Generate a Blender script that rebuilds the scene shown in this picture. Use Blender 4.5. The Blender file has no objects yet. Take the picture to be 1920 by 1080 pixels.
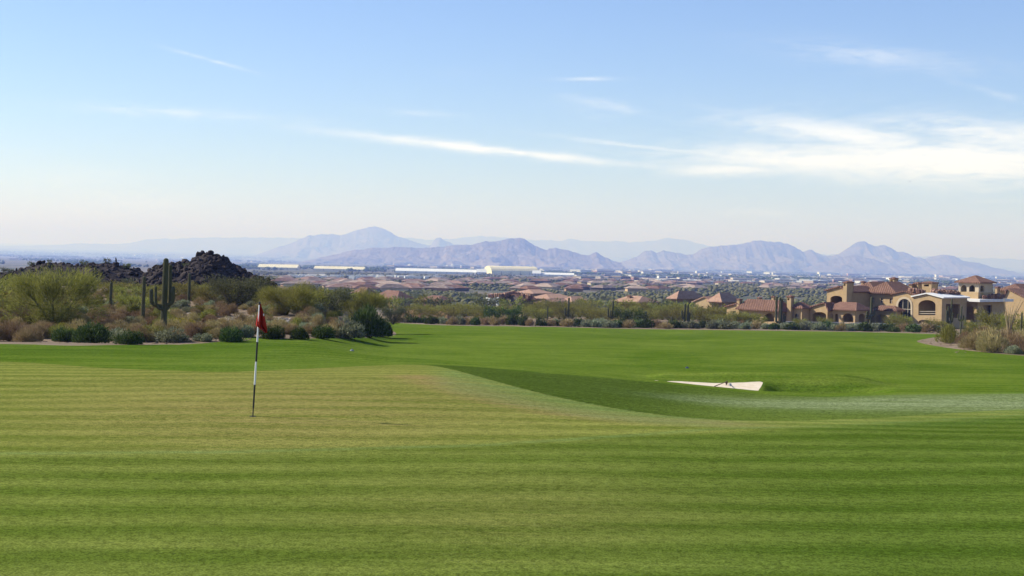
import bpy, bmesh, math, random
import numpy as np
from mathutils import Vector, Matrix
from mathutils.geometry import tessellate_polygon

random.seed(7); RNG = np.random.default_rng(7)
scene = bpy.context.scene
COL = scene.collection

# ------------------------------------------------------------------ camera
F = 3000.0                                    # focal length in photo pixels (1920 wide)
ROLL = math.atan(0.0216); PITCH = math.atan(72.3/3000.0)
CAM = np.array([0.0, 0.0, 3.35])
_fw = np.array([0, math.cos(PITCH), -math.sin(PITCH)]); _r0 = np.array([1.0, 0, 0]); _u0 = np.array([0, math.sin(PITCH), math.cos(PITCH)])
_rt = math.cos(ROLL)*_r0 + math.sin(ROLL)*_u0; _up = -math.sin(ROLL)*_r0 + math.cos(ROLL)*_u0
cam = bpy.data.cameras.new('camera'); cam_o = bpy.data.objects.new('camera', cam); COL.objects.link(cam_o)
cam.sensor_width = 36; cam.lens = F/1920*36; cam.clip_start = 0.1; cam.clip_end = 250000
m = Matrix.Identity(4)
for i in range(3):
    m[i][0] = _rt[i]; m[i][1] = _up[i]; m[i][2] = -_fw[i]; m[i][3] = CAM[i]
cam_o.matrix_world = m; scene.camera = cam_o

# ------------------------------------------------------------------ light, sky, exposure
SUN_EL = math.radians(34); SUN_AZ = math.radians(74)          # 74 degrees to the left of the view
to_sun = Vector((-math.sin(SUN_AZ)*math.cos(SUN_EL), math.cos(SUN_AZ)*math.cos(SUN_EL), math.sin(SUN_EL)))
sl = bpy.data.lights.new('sun', 'SUN'); sun = bpy.data.objects.new('sun', sl); COL.objects.link(sun)
sl.energy = 5.0; sl.angle = math.radians(0.53); sl.color = (1.0, 0.95, 0.87)
sun.rotation_euler = to_sun.to_track_quat('Z', 'Y').to_euler(); sun.location = (-60, 40, 80)
scene.view_settings.view_transform = 'Standard'; scene.view_settings.look = 'None'
scene.view_settings.exposure = 0.6; scene.view_settings.gamma = 1.0
scene.cycles.use_denoising = True
scene.cycles.volume_bounces = 0; scene.cycles.max_bounces = 6; scene.cycles.transparent_max_bounces = 16
scene.cycles.diffuse_bounces = 3
scene.cycles.caustics_reflective = False; scene.cycles.caustics_refractive = False

# photo clouds in (azimuth, elevation) of the sky, in 1/3000 radian: (az, el, half length, half width, slope, amount)
CLOUDS = [(-30, 184, 300, 10, -0.085, 1.0), (-60, 190, 180, 5, -0.12, .5), (-600, 235, 210, 11, -.03, .45), (-570, 335, 90, 4, -.23, .5),
          (135, 320, 62, 4, .03, .55), (190, 268, 110, 13, -.2, .35), (250, 195, 170, 6, -.1, .6), (660, 364, 200, 24, -.1, .35),
          (560, 176, 290, 30, -.03, 1.0), (780, 176, 360, 48, -.02, 1.1), (620, 220, 230, 26, -.12, .9), (870, 218, 240, 36, -.12, .8), (400, 156, 130, 16, .02, .9),
          (-180, 250, 90, 8, -.03, .3), (450, 78, 80, 8, .0, .3), (900, 105, 120, 4, 0, .35), (860, 300, 90, 8, -.3, .3)]
world = bpy.data.worlds.new('World'); scene.world = world; world.use_nodes = True
wt = world.node_tree; wt.nodes.clear()
def N(t, kind, **kw):
    n = t.nodes.new(kind)
    for k, v in kw.items():
        if k == 'op': n.operation = v
        else: setattr(n, k, v)
    return n
def put(t, sock, v):
    if hasattr(v, 'is_linked') or isinstance(v, bpy.types.NodeSocket): t.links.new(v, sock)
    else: sock.default_value = v
def M(t, op, a, b=None, c=None, clamp=False):
    n = t.nodes.new('ShaderNodeMath'); n.operation = op; n.use_clamp = clamp
    put(t, n.inputs[0], a)
    if b is not None: put(t, n.inputs[1], b)
    if c is not None: put(t, n.inputs[2], c)
    return n.outputs[0]
def mixc(t, fac, a, b, blend='MIX'):
    n = t.nodes.new('ShaderNodeMix'); n.data_type = 'RGBA'; n.blend_type = blend
    put(t, n.inputs[0], fac); put(t, n.inputs[6], a); put(t, n.inputs[7], b)
    return n.outputs[2]
def noise(t, vec, scale, detail=3, rough=.55, dist=0.0):
    n = t.nodes.new('ShaderNodeTexNoise'); n.inputs['Scale'].default_value = scale; n.inputs['Detail'].default_value = detail
    n.inputs['Roughness'].default_value = rough; n.inputs['Distortion'].default_value = dist
    if vec is not None: t.links.new(vec, n.inputs['Vector'])
    return n.outputs[0]
def ramp(t, v, lo, hi, a=0.0, b=1.0):
    n = t.nodes.new('ShaderNodeMapRange'); n.interpolation_type = 'SMOOTHSTEP'
    put(t, n.inputs[0], v); n.inputs[1].default_value = lo; n.inputs[2].default_value = hi; n.inputs[3].default_value = a; n.inputs[4].default_value = b
    return n.outputs[0]
sky = N(wt, 'ShaderNodeTexSky'); sky.sky_type = 'NISHITA'; sky.sun_disc = False
sky.sun_elevation = SUN_EL; sky.sun_rotation = -SUN_AZ; sky.altitude = 600; sky.air_density = 1.0; sky.dust_density = 0.15; sky.ozone_density = 4.0
tc = N(wt, 'ShaderNodeTexCoord'); sx = N(wt, 'ShaderNodeSeparateXYZ'); wt.links.new(tc.outputs['Generated'], sx.inputs[0])
az = M(wt, 'MULTIPLY', M(wt, 'ARCTAN2', sx.outputs[0], sx.outputs[1]), 3000.0)
el = M(wt, 'MULTIPLY', M(wt, 'ARCSINE', sx.outputs[2]), 3000.0)
cv = N(wt, 'ShaderNodeCombineXYZ'); wt.links.new(az, cv.inputs[0]); wt.links.new(M(wt, 'MULTIPLY', el, 5.0), cv.inputs[1])
wisp = noise(wt, cv.outputs[0], 0.006, 6, .62, 1.2)
wisp2 = noise(wt, cv.outputs[0], 0.022, 5, .65, .8)
wz = M(wt, 'ADD', M(wt, 'MULTIPLY', wisp, .65), M(wt, 'MULTIPLY', wisp2, .35))
tot = None
for (ca, ce, hl, hw, sl_, am) in CLOUDS:
    dx = M(wt, 'SUBTRACT', az, float(ca)); dy = M(wt, 'SUBTRACT', M(wt, 'SUBTRACT', el, float(ce)), M(wt, 'MULTIPLY', dx, sl_))
    q = M(wt, 'ADD', M(wt, 'POWER', M(wt, 'ABSOLUTE', M(wt, 'DIVIDE', dx, float(hl))), 2.0), M(wt, 'POWER', M(wt, 'ABSOLUTE', M(wt, 'DIVIDE', dy, float(hw))), 2.0))
    g = M(wt, 'MULTIPLY', M(wt, 'POWER', 2.718, M(wt, 'MULTIPLY', q, -1.0)), am)
    tot = g if tot is None else M(wt, 'MAXIMUM', tot, g)
# sparse cirrus over the rest of the sky, same character
far_mask = ramp(wt, noise(wt, cv.outputs[0], 0.0011, 2), .56, .72)
tot = M(wt, 'MAXIMUM', tot, M(wt, 'MULTIPLY', far_mask, .35))
cl = M(wt, 'MULTIPLY', tot, ramp(wt, M(wt, 'ADD', wz, M(wt, 'MULTIPLY', tot, .22)), .38, .76), clamp=True)
CLOUD_FAC = M(wt, 'MULTIPLY', cl, .95)
skyt = mixc(wt, 1.0, sky.outputs[0], (.96, .955, 1.13, 1), 'MULTIPLY')
skyc = mixc(wt, CLOUD_FAC, skyt, (8.2, 8.2, 8.5, 1))
bg = N(wt, 'ShaderNodeBackground'); wt.links.new(skyc, bg.inputs[0]); bg.inputs[1].default_value = 0.095
wo = N(wt, 'ShaderNodeOutputWorld'); wt.links.new(bg.outputs[0], wo.inputs[0])

# ------------------------------------------------------------------ helpers: pixels <-> world, noise
def ray(px, py):
    return _fw*F + (px-960)*_rt - (py-540)*_up
def P(px, py, d):
    r = ray(px, py); return CAM + r*(d/r[1])
def proj(x, y, z):
    v = np.stack([x-CAM[0], y-CAM[1], z-CAM[2]], -1)
    c = v@_fw
    return 960+F*(v@_rt)/c, 540-F*(v@_up)/c
def sstep(a, b, x):
    t = np.clip((np.asarray(x, float)-a)/(b-a), 0, 1); return t*t*(3-2*t)
_perm = RNG.random((256, 256))
def vnoise(x, y):
    xi = np.floor(x).astype(int); yi = np.floor(y).astype(int); fx = x-xi; fy = y-yi
    fx = fx*fx*(3-2*fx); fy = fy*fy*(3-2*fy)
    a = _perm[xi % 256, yi % 256]; b = _perm[(xi+1) % 256, yi % 256]; c = _perm[xi % 256, (yi+1) % 256]; e = _perm[(xi+1) % 256, (yi+1) % 256]
    return a*(1-fx)*(1-fy)+b*fx*(1-fy)+c*(1-fx)*fy+e*fx*fy
def fbm(x, y, oct=4, lac=2.03, gain=.5):
    x = np.asarray(x, float); y = np.asarray(y, float)
    s = 0; a = 1; t = 0
    for i in range(oct):
        s = s+a*vnoise(x+17.3*i, y+9.1*i); t += a; a *= gain; x = x*lac; y = y*lac
    return s/t

# ------------------------------------------------------------------ terrain
LP = np.array([(0, 0), (40, 0), (46, -.2), (60, -.95), (85, -2.15), (95, -2.05), (110, -1.75), (140, -1.55), (200, -1.8), (250, -5), (300, -8.6), (330, -10.5)])
RP = np.array([(0, 0), (30, 0), (36, -.25), (50, -1.0), (60, -1.55), (85, -2.4), (120, -3.7), (180, -5.8), (270, -9.2), (300, -9.6), (330, -10.5)])
FP = np.array([(330, 10.5+3.35), (400, 15.8), (500, 19), (800, 25), (1200, 30), (2000, 40), (4000, 63), (6000, 82), (10000, 122), (20000, 207), (40000, 232), (90000, 250)])
CREST = np.array([(700, -.43), (850, -.4), (1000, -.46), (1240, -.67), (1420, -.9), (1550, -.95), (1700, -.85), (1920, -.78), (2300, -.7), (2600, -1.0)])
def zt(x, y):
    x = np.asarray(x, float); y = np.asarray(y, float)
    d = np.maximum(y, 1e-3); u = 960+F*x/np.maximum(d, 4)
    s = np.where(d < 62, sstep(780, 1420, u), sstep(560, 740, u)*sstep(62, 80, d)+sstep(780, 1420, u)*(1-sstep(62, 80, d)))
    b50 = -.43*(1-sstep(780, 1420, u))-1.0*sstep(780, 1420, u)
    z = np.interp(d, LP[:, 0], LP[:, 1])*(1-s)+np.interp(d, RP[:, 0], RP[:, 1])*s
    far = 3.35-np.interp(d, FP[:, 0], FP[:, 1])
    z = np.where(d > 330, far, z)
    # soften the joints of the profile
    z = z+(fbm(x*.05, y*.05, 3)-.5)*(.3+.45*sstep(60, 110, d))*sstep(6, 40, d)*(1-sstep(200, 330, d))
    z = z+(fbm(x*.21+5, y*.21, 2)-.5)*.07*(1-sstep(60, 150, d))
    # crest of the bank between green and bunker
    cz = np.interp(u, CREST[:, 0], CREST[:, 1])
    z = z+(cz-b50)*np.exp(-((d-50)/5.5)**2)*sstep(740, 900, u)
    # bunker bowl behind it and the grassy lip at its back
    w = sstep(1205, 1260, u)*(1-sstep(1560, 1700, u))
    z = z-.8*w*sstep(51.5, 54.5, d)*(1-sstep(54.5, 62.4, d))
    z = z+.22*w*np.exp(-((d-64)/2.0)**2)
    z = z-.5*sstep(1432, 1475, u)*(1-sstep(1580, 1690, u))*sstep(52, 55, d)*(1-sstep(60, 62.6, d))
    z = z+.2*sstep(1250, 1400, u)*(1-sstep(1600, 1700, u))*np.exp(-((d-64.5)/1.8)**2)
    # right hand desert patch stands a little proud
    z = z+.5*sstep(1700, 1850, u)*sstep(112, 150, d)*(1-sstep(190, 260, d))
    # fairway swells
    z = z+.45*np.exp(-(((u-1480)/260)**2+((d-150)/28)**2))-.3*np.exp(-(((u-1215)/60)**2+((d-195)/10)**2))
    z = z+.35*np.exp(-(((u-560)/150)**2+((d-66)/7)**2))*sstep(300, 450, u)
    # dry washes and humps in the left desert
    de = sstep(88, 110, d)*(1-sstep(210, 260, d))*(1-sstep(560, 740, u))
    z = z+(fbm(x*.12+3, y*.12+8, 3)-.5)*1.3*de
    return z
def unproj(px, py):
    r = ray(px, py); r = r/r[1]
    ds = np.geomspace(5, 600, 4000); pts = CAM[None]+r[None]*ds[:, None]
    h = pts[:, 2]-zt(pts[:, 0], pts[:, 1]); k = np.argmax(h < 0)
    if h.min() > 0: k = len(ds)-1
    return pts[k]
def ground_at(px, d):
    """point of the ground at depth d under photo column px (near its foot)"""
    x = (px-960)/F*d
    for _ in range(4):
        z = float(zt(x, d)); py = float(proj(np.array(x), np.array(float(d)), np.array(z))[1])
        x = P(px, py, d)[0]
    return Vector((x, d, float(zt(x, d))))
def poly_px(pts, step=25):
    out = []
    for (a, b) in zip(pts, pts[1:]+pts[:1]):
        n = max(1, int(math.hypot(b[0]-a[0], b[1]-a[1])/step))
        for i in range(n): out.append((a[0]+(b[0]-a[0])*i/n, a[1]+(b[1]-a[1])*i/n))
    return out
def smooth_line(pts, n=8):
    pts = np.array(pts, float); out = []
    for i in range(len(pts)-1):
        p0 = pts[max(i-1, 0)]; p1 = pts[i]; p2 = pts[i+1]; p3 = pts[min(i+2, len(pts)-1)]
        for k in range(n):
            t = k/n
            out.append(tuple(.5*((2*p1)+(-p0+p2)*t+(2*p0-5*p1+4*p2-p3)*t*t+(-p0+3*p1-3*p2+p3)*t**3)))
    out.append(tuple(pts[-1])); return out
def sdf_poly(X, Y, poly):
    """signed distance, positive inside"""
    poly = np.array(poly); best = np.full(X.shape, 1e18); ins = np.zeros(X.shape, bool)
    for a, b in zip(poly, np.roll(poly, -1, 0)):
        e = b-a; l2 = e@e+1e-12
        t = np.clip(((X-a[0])*e[0]+(Y-a[1])*e[1])/l2, 0, 1)
        best = np.minimum(best, (X-a[0]-t*e[0])**2+(Y-a[1]-t*e[1])**2)
        c = (a[1] > Y) != (b[1] > Y)
        if c.any(): ins ^= c & (X < (b[0]-a[0])*(Y-a[1])/(b[1]-a[1]+1e-18)+a[0])
    return np.where(ins, 1, -1)*np.sqrt(best)
def dist_line(X, Y, line):
    best = np.full(X.shape, 1e18); line = np.array(line)
    for a, b in zip(line[:-1], line[1:]):
        e = b-a; l2 = e@e+1e-12; t = np.clip(((X-a[0])*e[0]+(Y-a[1])*e[1])/l2, 0, 1)
        best = np.minimum(best, (X-a[0]-t*e[0])**2+(Y-a[1]-t*e[1])**2)
    return np.sqrt(best)

# ------------------------------------------------------------------ object helpers
def tag(o, label=None, cat=None, group=None, kind=None):
    if label: o['label'] = label
    if cat: o['category'] = cat
    if group: o['group'] = group
    if kind: o['kind'] = kind
    return o
def empty(name, loc=(0, 0, 0), rz=0, label=None, cat=None, group=None):
    o = bpy.data.objects.new(name, None); o.empty_display_size = .3; o.location = loc; o.rotation_euler = (0, 0, rz)
    COL.objects.link(o); return tag(o, label, cat, group)
def meshdata(name, verts, faces, mat=None, smooth=False, attrs=None):
    me = bpy.data.meshes.new(name)
    me.from_pydata([tuple(v) for v in verts] if not isinstance(verts, np.ndarray) else verts.tolist(), [], faces if not isinstance(faces, np.ndarray) else faces.tolist())
    if attrs:
        for k, v in attrs.items():
            a = me.attributes.new(k, 'FLOAT', 'POINT'); a.data.foreach_set('value', np.asarray(v, np.float32))
    if mat: me.materials.append(mat)
    if smooth: me.polygons.foreach_set('use_smooth', np.ones(len(me.polygons), bool))
    me.update(); return me
def fastmesh(name, V, Fc, mat=None, smooth=False, attrs=None):
    """V (n,3) array, Fc (m,3 or 4) array"""
    V = np.asarray(V, np.float32); Fc = np.asarray(Fc, np.int32); k = Fc.shape[1]
    me = bpy.data.meshes.new(name); me.vertices.add(len(V)); me.vertices.foreach_set('co', V.ravel())
    me.loops.add(Fc.size); me.loops.foreach_set('vertex_index', Fc.ravel())
    me.polygons.add(len(Fc)); me.polygons.foreach_set('loop_start', np.arange(0, Fc.size, k, dtype=np.int32))
    me.polygons.foreach_set('loop_total', np.full(len(Fc), k, np.int32))
    if smooth: me.polygons.foreach_set('use_smooth', np.ones(len(Fc), bool))
    if attrs:
        for a_, v in attrs.items():
            a = me.attributes.new(a_, 'FLOAT', 'POINT'); a.data.foreach_set('value', np.asarray(v, np.float32))
    if mat: me.materials.append(mat)
    me.update(calc_edges=True); me.validate(); return me
def obj(name, me, parent=None, loc=None):
    o = bpy.data.objects.new(name, me); COL.objects.link(o)
    if parent is not None: o.parent = parent
    if loc is not None: o.location = loc
    return o

# ------------------------------------------------------------------ materials
MATS = {}
def new_mat(name):
    m_ = bpy.data.materials.new(name); m_.use_nodes = True; t = m_.node_tree; t.nodes.clear()
    out = t.nodes.new('ShaderNodeOutputMaterial'); b = t.nodes.new('ShaderNodeBsdfPrincipled'); t.links.new(b.outputs[0], out.inputs[0])
    b.inputs['Roughness'].default_value = .9; b.inputs['Specular IOR Level'].default_value = .15
    MATS[name] = m_; return m_, t, b, out
def wpos(t):
    return t.nodes.new('ShaderNodeNewGeometry').outputs['Position']
def opos(t):
    return t.nodes.new('ShaderNodeTexCoord').outputs['Object']
def attr(t, name):
    n = t.nodes.new('ShaderNodeAttribute'); n.attribute_name = name; return n.outputs['Fac']
def bump(t, b, h, strength=.4, dist=.05):
    n = t.nodes.new('ShaderNodeBump'); n.inputs['Strength'].default_value = strength; n.inputs['Distance'].default_value = dist
    put(t, n.inputs['Height'], h); t.links.new(n.outputs[0], b.inputs['Normal'])
def C(r, g, b_): return (r, g, b_, 1)
def plain_mat(name, ca, cb, scale=2.0, rough=.85, bumps=.2, world_space=False, spec=.15):
    m_, t, b, o = new_mat(name); v = wpos(t) if world_space else opos(t)
    n1 = noise(t, v, scale, 5, .6)
    t.links.new(mixc(t, ramp(t, n1, .3, .7), ca, cb), b.inputs['Base Color'])
    b.inputs['Roughness'].default_value = rough; b.inputs['Specular IOR Level'].default_value = spec
    if bumps: bump(t, b, noise(t, v, scale*4, 4), bumps, .05)
    return m_

# ---- grass
def grass_mat(name, ca, cb, stripe=0.0, dry=None, pale=None, dark=None, speck=.5, lo=.2, hi=.82):
    m_, t, b, o = new_mat(name); v = wpos(t)
    big = noise(t, v, .16, 4, .6); mid = noise(t, v, 1.3, 4, .6)
    st = N(t, 'ShaderNodeMapping'); st.inputs['Rotation'].default_value = (0, 0, math.radians(-9)); t.links.new(v, st.inputs[0])
    st.inputs['Scale'].default_value = (.22, 3.2, 1)
    streak = noise(t, st.outputs[0], 1.0, 4, .6)                 # long soft streaks left by the mower
    fine = noise(t, v, 34, 2, .6); fine2 = noise(t, v, 8, 3, .7)
    fac = M(t, 'ADD', M(t, 'MULTIPLY', big, .45), M(t, 'MULTIPLY', mid, .15))
    fac = M(t, 'ADD', fac, M(t, 'MULTIPLY', streak, .4))
    if stripe:
        sp = N(t, 'ShaderNodeSeparateXYZ'); mp = N(t, 'ShaderNodeMapping'); mp.inputs['Rotation'].default_value = (0, 0, math.radians(-9)); t.links.new(v, mp.inputs[0]); t.links.new(mp.outputs[0], sp.inputs[0])
        yy = M(t, 'ADD', sp.outputs[1], M(t, 'MULTIPLY', noise(t, v, .25, 2), .8))
        sn = M(t, 'SINE', M(t, 'MULTIPLY', yy, 2*math.pi/1.5))
        sn = M(t, 'MULTIPLY', sn, ramp(t, noise(t, st.outputs[0], .6, 2), .25, .7, .25, 1.0))
        fac = M(t, 'ADD', fac, M(t, 'MULTIPLY', sn, stripe))
    col = mixc(t, ramp(t, fac, lo, hi), ca, cb)
    if dry: col = mixc(t, M(t, 'MULTIPLY', attr(t, 'dry'), ramp(t, M(t, 'ADD', M(t, 'MULTIPLY', fine2, .35), M(t, 'MULTIPLY', streak, .65)), .25, .65)), col, dry)
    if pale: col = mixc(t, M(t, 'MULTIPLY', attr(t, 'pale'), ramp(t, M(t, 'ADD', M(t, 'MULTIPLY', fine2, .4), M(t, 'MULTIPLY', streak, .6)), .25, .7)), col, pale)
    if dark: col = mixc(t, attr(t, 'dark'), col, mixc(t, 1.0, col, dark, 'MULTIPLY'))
    f = M(t, 'ADD', M(t, 'MULTIPLY', fine, .6), M(t, 'MULTIPLY', fine2, .4))
    val = ramp(t, f, .36, .64, 1-speck, 1+speck)
    cc = N(t, 'ShaderNodeCombineXYZ')
    for i in range(3): t.links.new(val, cc.inputs[i])
    col = mixc(t, 1.0, col, cc.outputs[0], 'MULTIPLY')
    t.links.new(col, b.inputs['Base Color']); b.inputs['Roughness'].default_value = .8
    b.inputs['Specular IOR Level'].default_value = 0
    bump(t, b, f, .5, .03)
    return m_
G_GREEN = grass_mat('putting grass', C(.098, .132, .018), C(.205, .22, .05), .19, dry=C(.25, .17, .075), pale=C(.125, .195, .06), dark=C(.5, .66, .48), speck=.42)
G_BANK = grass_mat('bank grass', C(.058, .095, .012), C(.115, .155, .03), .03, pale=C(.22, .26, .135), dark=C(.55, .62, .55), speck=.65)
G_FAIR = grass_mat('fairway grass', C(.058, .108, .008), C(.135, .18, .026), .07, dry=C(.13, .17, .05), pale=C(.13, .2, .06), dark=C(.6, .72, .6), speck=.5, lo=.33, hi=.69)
def desert_mat():
    m_, t, b, o = new_mat('desert soil'); v = wpos(t)
    n1 = noise(t, v, .35, 5, .6); n2 = noise(t, v, 5, 4, .65); n3 = noise(t, v, 18, 2, .6)
    c = mixc(t, ramp(t, n1, .3, .7), C(.17, .12, .075), C(.25, .185, .12))
    c = mixc(t, ramp(t, n2, .55, .72), c, C(.13, .115, .06)); c = mixc(t, ramp(t, n3, .66, .74), c, C(.4, .35, .3))
    t.links.new(c, b.inputs['Base Color']); bump(t, b, n3, .8, .06); return m_
M_DESERT = desert_mat()
def sand_mat():
    m_, t, b, o = new_mat('bunker sand'); v = wpos(t)
    n1 = noise(t, v, 3, 4, .6); n2 = noise(t, v, 30, 2)
    t.links.new(mixc(t, ramp(t, n1, .3, .7), C(.62, .51, .36), C(.72, .61, .46)), b.inputs['Base Color']); bump(t, b, n2, .4, .02); return m_
M_SAND = sand_mat()
def plain_ground():
    m_, t, b, o = new_mat('valley floor'); v = wpos(t)
    mp = N(t, 'ShaderNodeMapping'); mp.inputs['Scale'].default_value = (1, .35, 1); t.links.new(v, mp.inputs[0])
    n0 = noise(t, mp.outputs[0], .0011, 5, .6); n1 = noise(t, mp.outputs[0], .009, 5, .65); n2 = noise(t, v, .06, 4, .7)
    c = mixc(t, ramp(t, n1, .35, .62), C(.2, .155, .115), C(.075, .085, .045))
    c = mixc(t, ramp(t, n2, .45, .66), c, C(.05, .06, .03)); c = mixc(t, ramp(t, n0, .55, .68), c, C(.27, .22, .17))
    t.links.new(c, b.inputs['Base Color']); return m_
M_VALLEY = plain_ground()

# ------------------------------------------------------------------ ground sheets
UP = lambda pts: [tuple(unproj(*p)[:2]) for p in pts]
green_top = smooth_line([(-700, 668), (-300, 672), (0, 678), (100, 683), (200, 690), (400, 697), (500, 694.5), (600, 690), (700, 685.5), (780, 684), (830, 689), (900, 707), (1000, 734), (1100, 756), (1200, 773), (1300, 784), (1400, 789), (1600, 786), (1750, 777), (1920, 767), (2300, 752), (2700, 742)])
Z_GREEN = UP(green_top)+[(30, 3), (-30, 3)]
crest_l = smooth_line([(2700, 737), (2300, 736), (1920, 738.5), (1700, 740), (1550, 744), (1420, 738), (1330, 728.5), (1240, 719), (1150, 710), (1000, 698), (900, 689), (835, 685), (790, 684.2)])
low = [p for p in green_top if p[0] >= 785]
Z_BANK = UP(crest_l)+UP(low)
grass_edge = [(-900, 650), (-300, 647), (0, 645), (130, 648), (210, 647), (340, 645.5), (400, 642), (440, 636), (475, 632), (500, 635), (560, 635), (640, 634), (700, 631), (738, 629), (742, 624), (728, 617), (712, 611), (700, 606.5),
              (730, 604.5), (770, 607), (850, 610.5), (1000, 612.5), (1200, 617), (1400, 619.5), (1600, 622.5), (1740, 626), (1775, 629), (1740, 634.5), (1719, 640), (1745, 647), (1800, 655.5), (1860, 662), (1920, 667), (2100, 680), (2600, 700)]
Z_GRASS = UP(smooth_line(grass_edge, 5))+[(60, 20), (40, 3), (-40, 3), (-60, 20)]
Z_SAND = UP(smooth_line([(1226, 713.5), (1290, 716), (1340, 718.5), (1385, 717.5), (1434, 715.5)], 5))
_p = [(P(px, 716, dd)[0], dd) for px, dd in ((1431, 62.0), (1429, 61.4), (1427, 60.9), (1424, 60.4), (1420, 59.6), (1405, 57), (1385, 53.2), (1330, 53.2), (1280, 53.2), (1236, 53.2))]
Z_SAND = Z_SAND+_p

NC = 560
azs = np.concatenate([np.linspace(-.62, -.35, 30, endpoint=False), np.linspace(-.35, .35, NC), np.linspace(.35, .62, 31)[1:]])
rows = np.concatenate([np.geomspace(3, 12, 40, endpoint=False), np.geomspace(12, 345, 470)])
GY, GA = np.meshgrid(rows, azs, indexing='ij'); GX = GY*GA; GZ = zt(GX, GY)
nr, nc = GX.shape
VID = np.arange(nr*nc).reshape(nr, nc)
q = np.stack([VID[:-1, :-1], VID[:-1, 1:], VID[1:, 1:], VID[1:, :-1]], -1).reshape(-1, 4)
TRI = np.concatenate([q[:, [0, 1, 2]], q[:, [0, 2, 3]]])
VX, VY, VZ = GX.ravel(), GY.ravel(), GZ.ravel()
PXv, PYv = proj(VX, VY, VZ)
S = {k: sdf_poly(VX, VY, p) for k, p in (('sand', Z_SAND), ('green', Z_GREEN), ('bank', Z_BANK), ('grass', Z_GRASS))}
A_dry = np.exp(-(dist_line(VX, VY, UP([(790, 706), (850, 724), (933, 748), (1064, 772), (1185, 786), (1330, 793)]))/1.1)**2)*1.0
A_dry = np.maximum(A_dry, .55*np.exp(-(((PXv-520)/480)**2+((PYv-770)/75)**2)))
A_dry = np.maximum(A_dry, .3*np.exp(-(((PXv-960)/400)**2+((PYv-960)/80)**2)))
A_pale = np.exp(-(dist_line(VX, VY, UP([(1330, 752), (1500, 758), (1700, 757), (1950, 756), (2300, 750)]))/np.interp(PXv, [1250, 1500, 2000], [1.6, 3.2, 5.0]))**2)  # sheen of the grass along the bank, painted in as a paler tint
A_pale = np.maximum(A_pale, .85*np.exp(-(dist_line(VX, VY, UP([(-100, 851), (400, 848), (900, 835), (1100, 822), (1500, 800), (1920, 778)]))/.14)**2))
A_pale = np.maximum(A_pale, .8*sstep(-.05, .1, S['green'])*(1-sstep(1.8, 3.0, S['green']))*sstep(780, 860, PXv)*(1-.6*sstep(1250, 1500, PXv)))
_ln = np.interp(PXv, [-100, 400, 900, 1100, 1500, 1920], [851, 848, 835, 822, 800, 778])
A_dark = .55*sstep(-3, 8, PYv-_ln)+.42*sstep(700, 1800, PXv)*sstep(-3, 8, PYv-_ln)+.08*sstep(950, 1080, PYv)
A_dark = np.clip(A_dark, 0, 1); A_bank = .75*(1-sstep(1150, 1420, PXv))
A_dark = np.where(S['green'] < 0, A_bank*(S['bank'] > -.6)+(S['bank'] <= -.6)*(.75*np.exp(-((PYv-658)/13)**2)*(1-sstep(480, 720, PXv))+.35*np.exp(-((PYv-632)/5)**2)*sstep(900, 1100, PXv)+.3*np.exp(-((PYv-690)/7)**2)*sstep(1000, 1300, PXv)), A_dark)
def clip_zone(tris, f):
    """split triangles at f = 0; returns (inside triangles, outside triangles, appended vertices as (i, j, t))"""
    global VX, VY, VZ, A_dry, A_pale, A_dark
    s = f[tris] > 0; n = s.sum(1)
    ins = [tris[n == 3]]; outs = [tris[n == 0]]; mixed = tris[(n == 1) | (n == 2)]
    new = {}; ni = []; no = []; base = len(VX); I = []; J = []; T = []
    def cut(i, j):
        k = (min(i, j), max(i, j))
        if k not in new:
            t = f[k[0]]/(f[k[0]]-f[k[1]]); new[k] = base+len(I); I.append(k[0]); J.append(k[1]); T.append(t)
        return new[k]
    for a, b, c in mixed.tolist():
        while True:                                          # rotate so that a is the odd one out
            sa, sb, sc = f[a] > 0, f[b] > 0, f[c] > 0
            if sb == sc: break
            a, b, c = b, c, a
        ab = cut(a, b); ac = cut(a, c)
        one, two = (ni, no) if sa else (no, ni)
        one.append((a, ab, ac)); two += [(ab, b, c), (ab, c, ac)]
    I = np.array(I, int); J = np.array(J, int); T = np.array(T)
    if len(I):
        lerp = lambda arr: np.concatenate([arr, arr[I]*(1-T)+arr[J]*T])
        VX, VY, VZ, A_dry, A_pale, A_dark = map(lerp, (VX, VY, VZ, A_dry, A_pale, A_dark))
        for k in S: S[k] = lerp(S[k])
    cat = lambda a, b: np.concatenate([a[0], np.array(b, int).reshape(-1, 3)])
    return cat(ins, ni), cat(outs, no)
def zone_obj(name, tris, mat):
    ids, inv = np.unique(tris.ravel(), return_inverse=True)
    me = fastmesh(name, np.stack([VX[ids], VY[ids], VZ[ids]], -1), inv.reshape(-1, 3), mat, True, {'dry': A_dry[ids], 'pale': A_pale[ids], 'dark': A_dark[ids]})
    return tag(obj(name, me), kind='structure')
rest = TRI
zs, rest = clip_zone(rest, S['sand']); zg, rest = clip_zone(rest, S['green']); zb, rest = clip_zone(rest, S['bank']); zf, zd = clip_zone(rest, S['grass'])
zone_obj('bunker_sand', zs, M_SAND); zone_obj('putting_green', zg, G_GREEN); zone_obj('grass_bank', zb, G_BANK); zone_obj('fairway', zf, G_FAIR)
desert = zone_obj('desert_ground', zd, M_DESERT)

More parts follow.
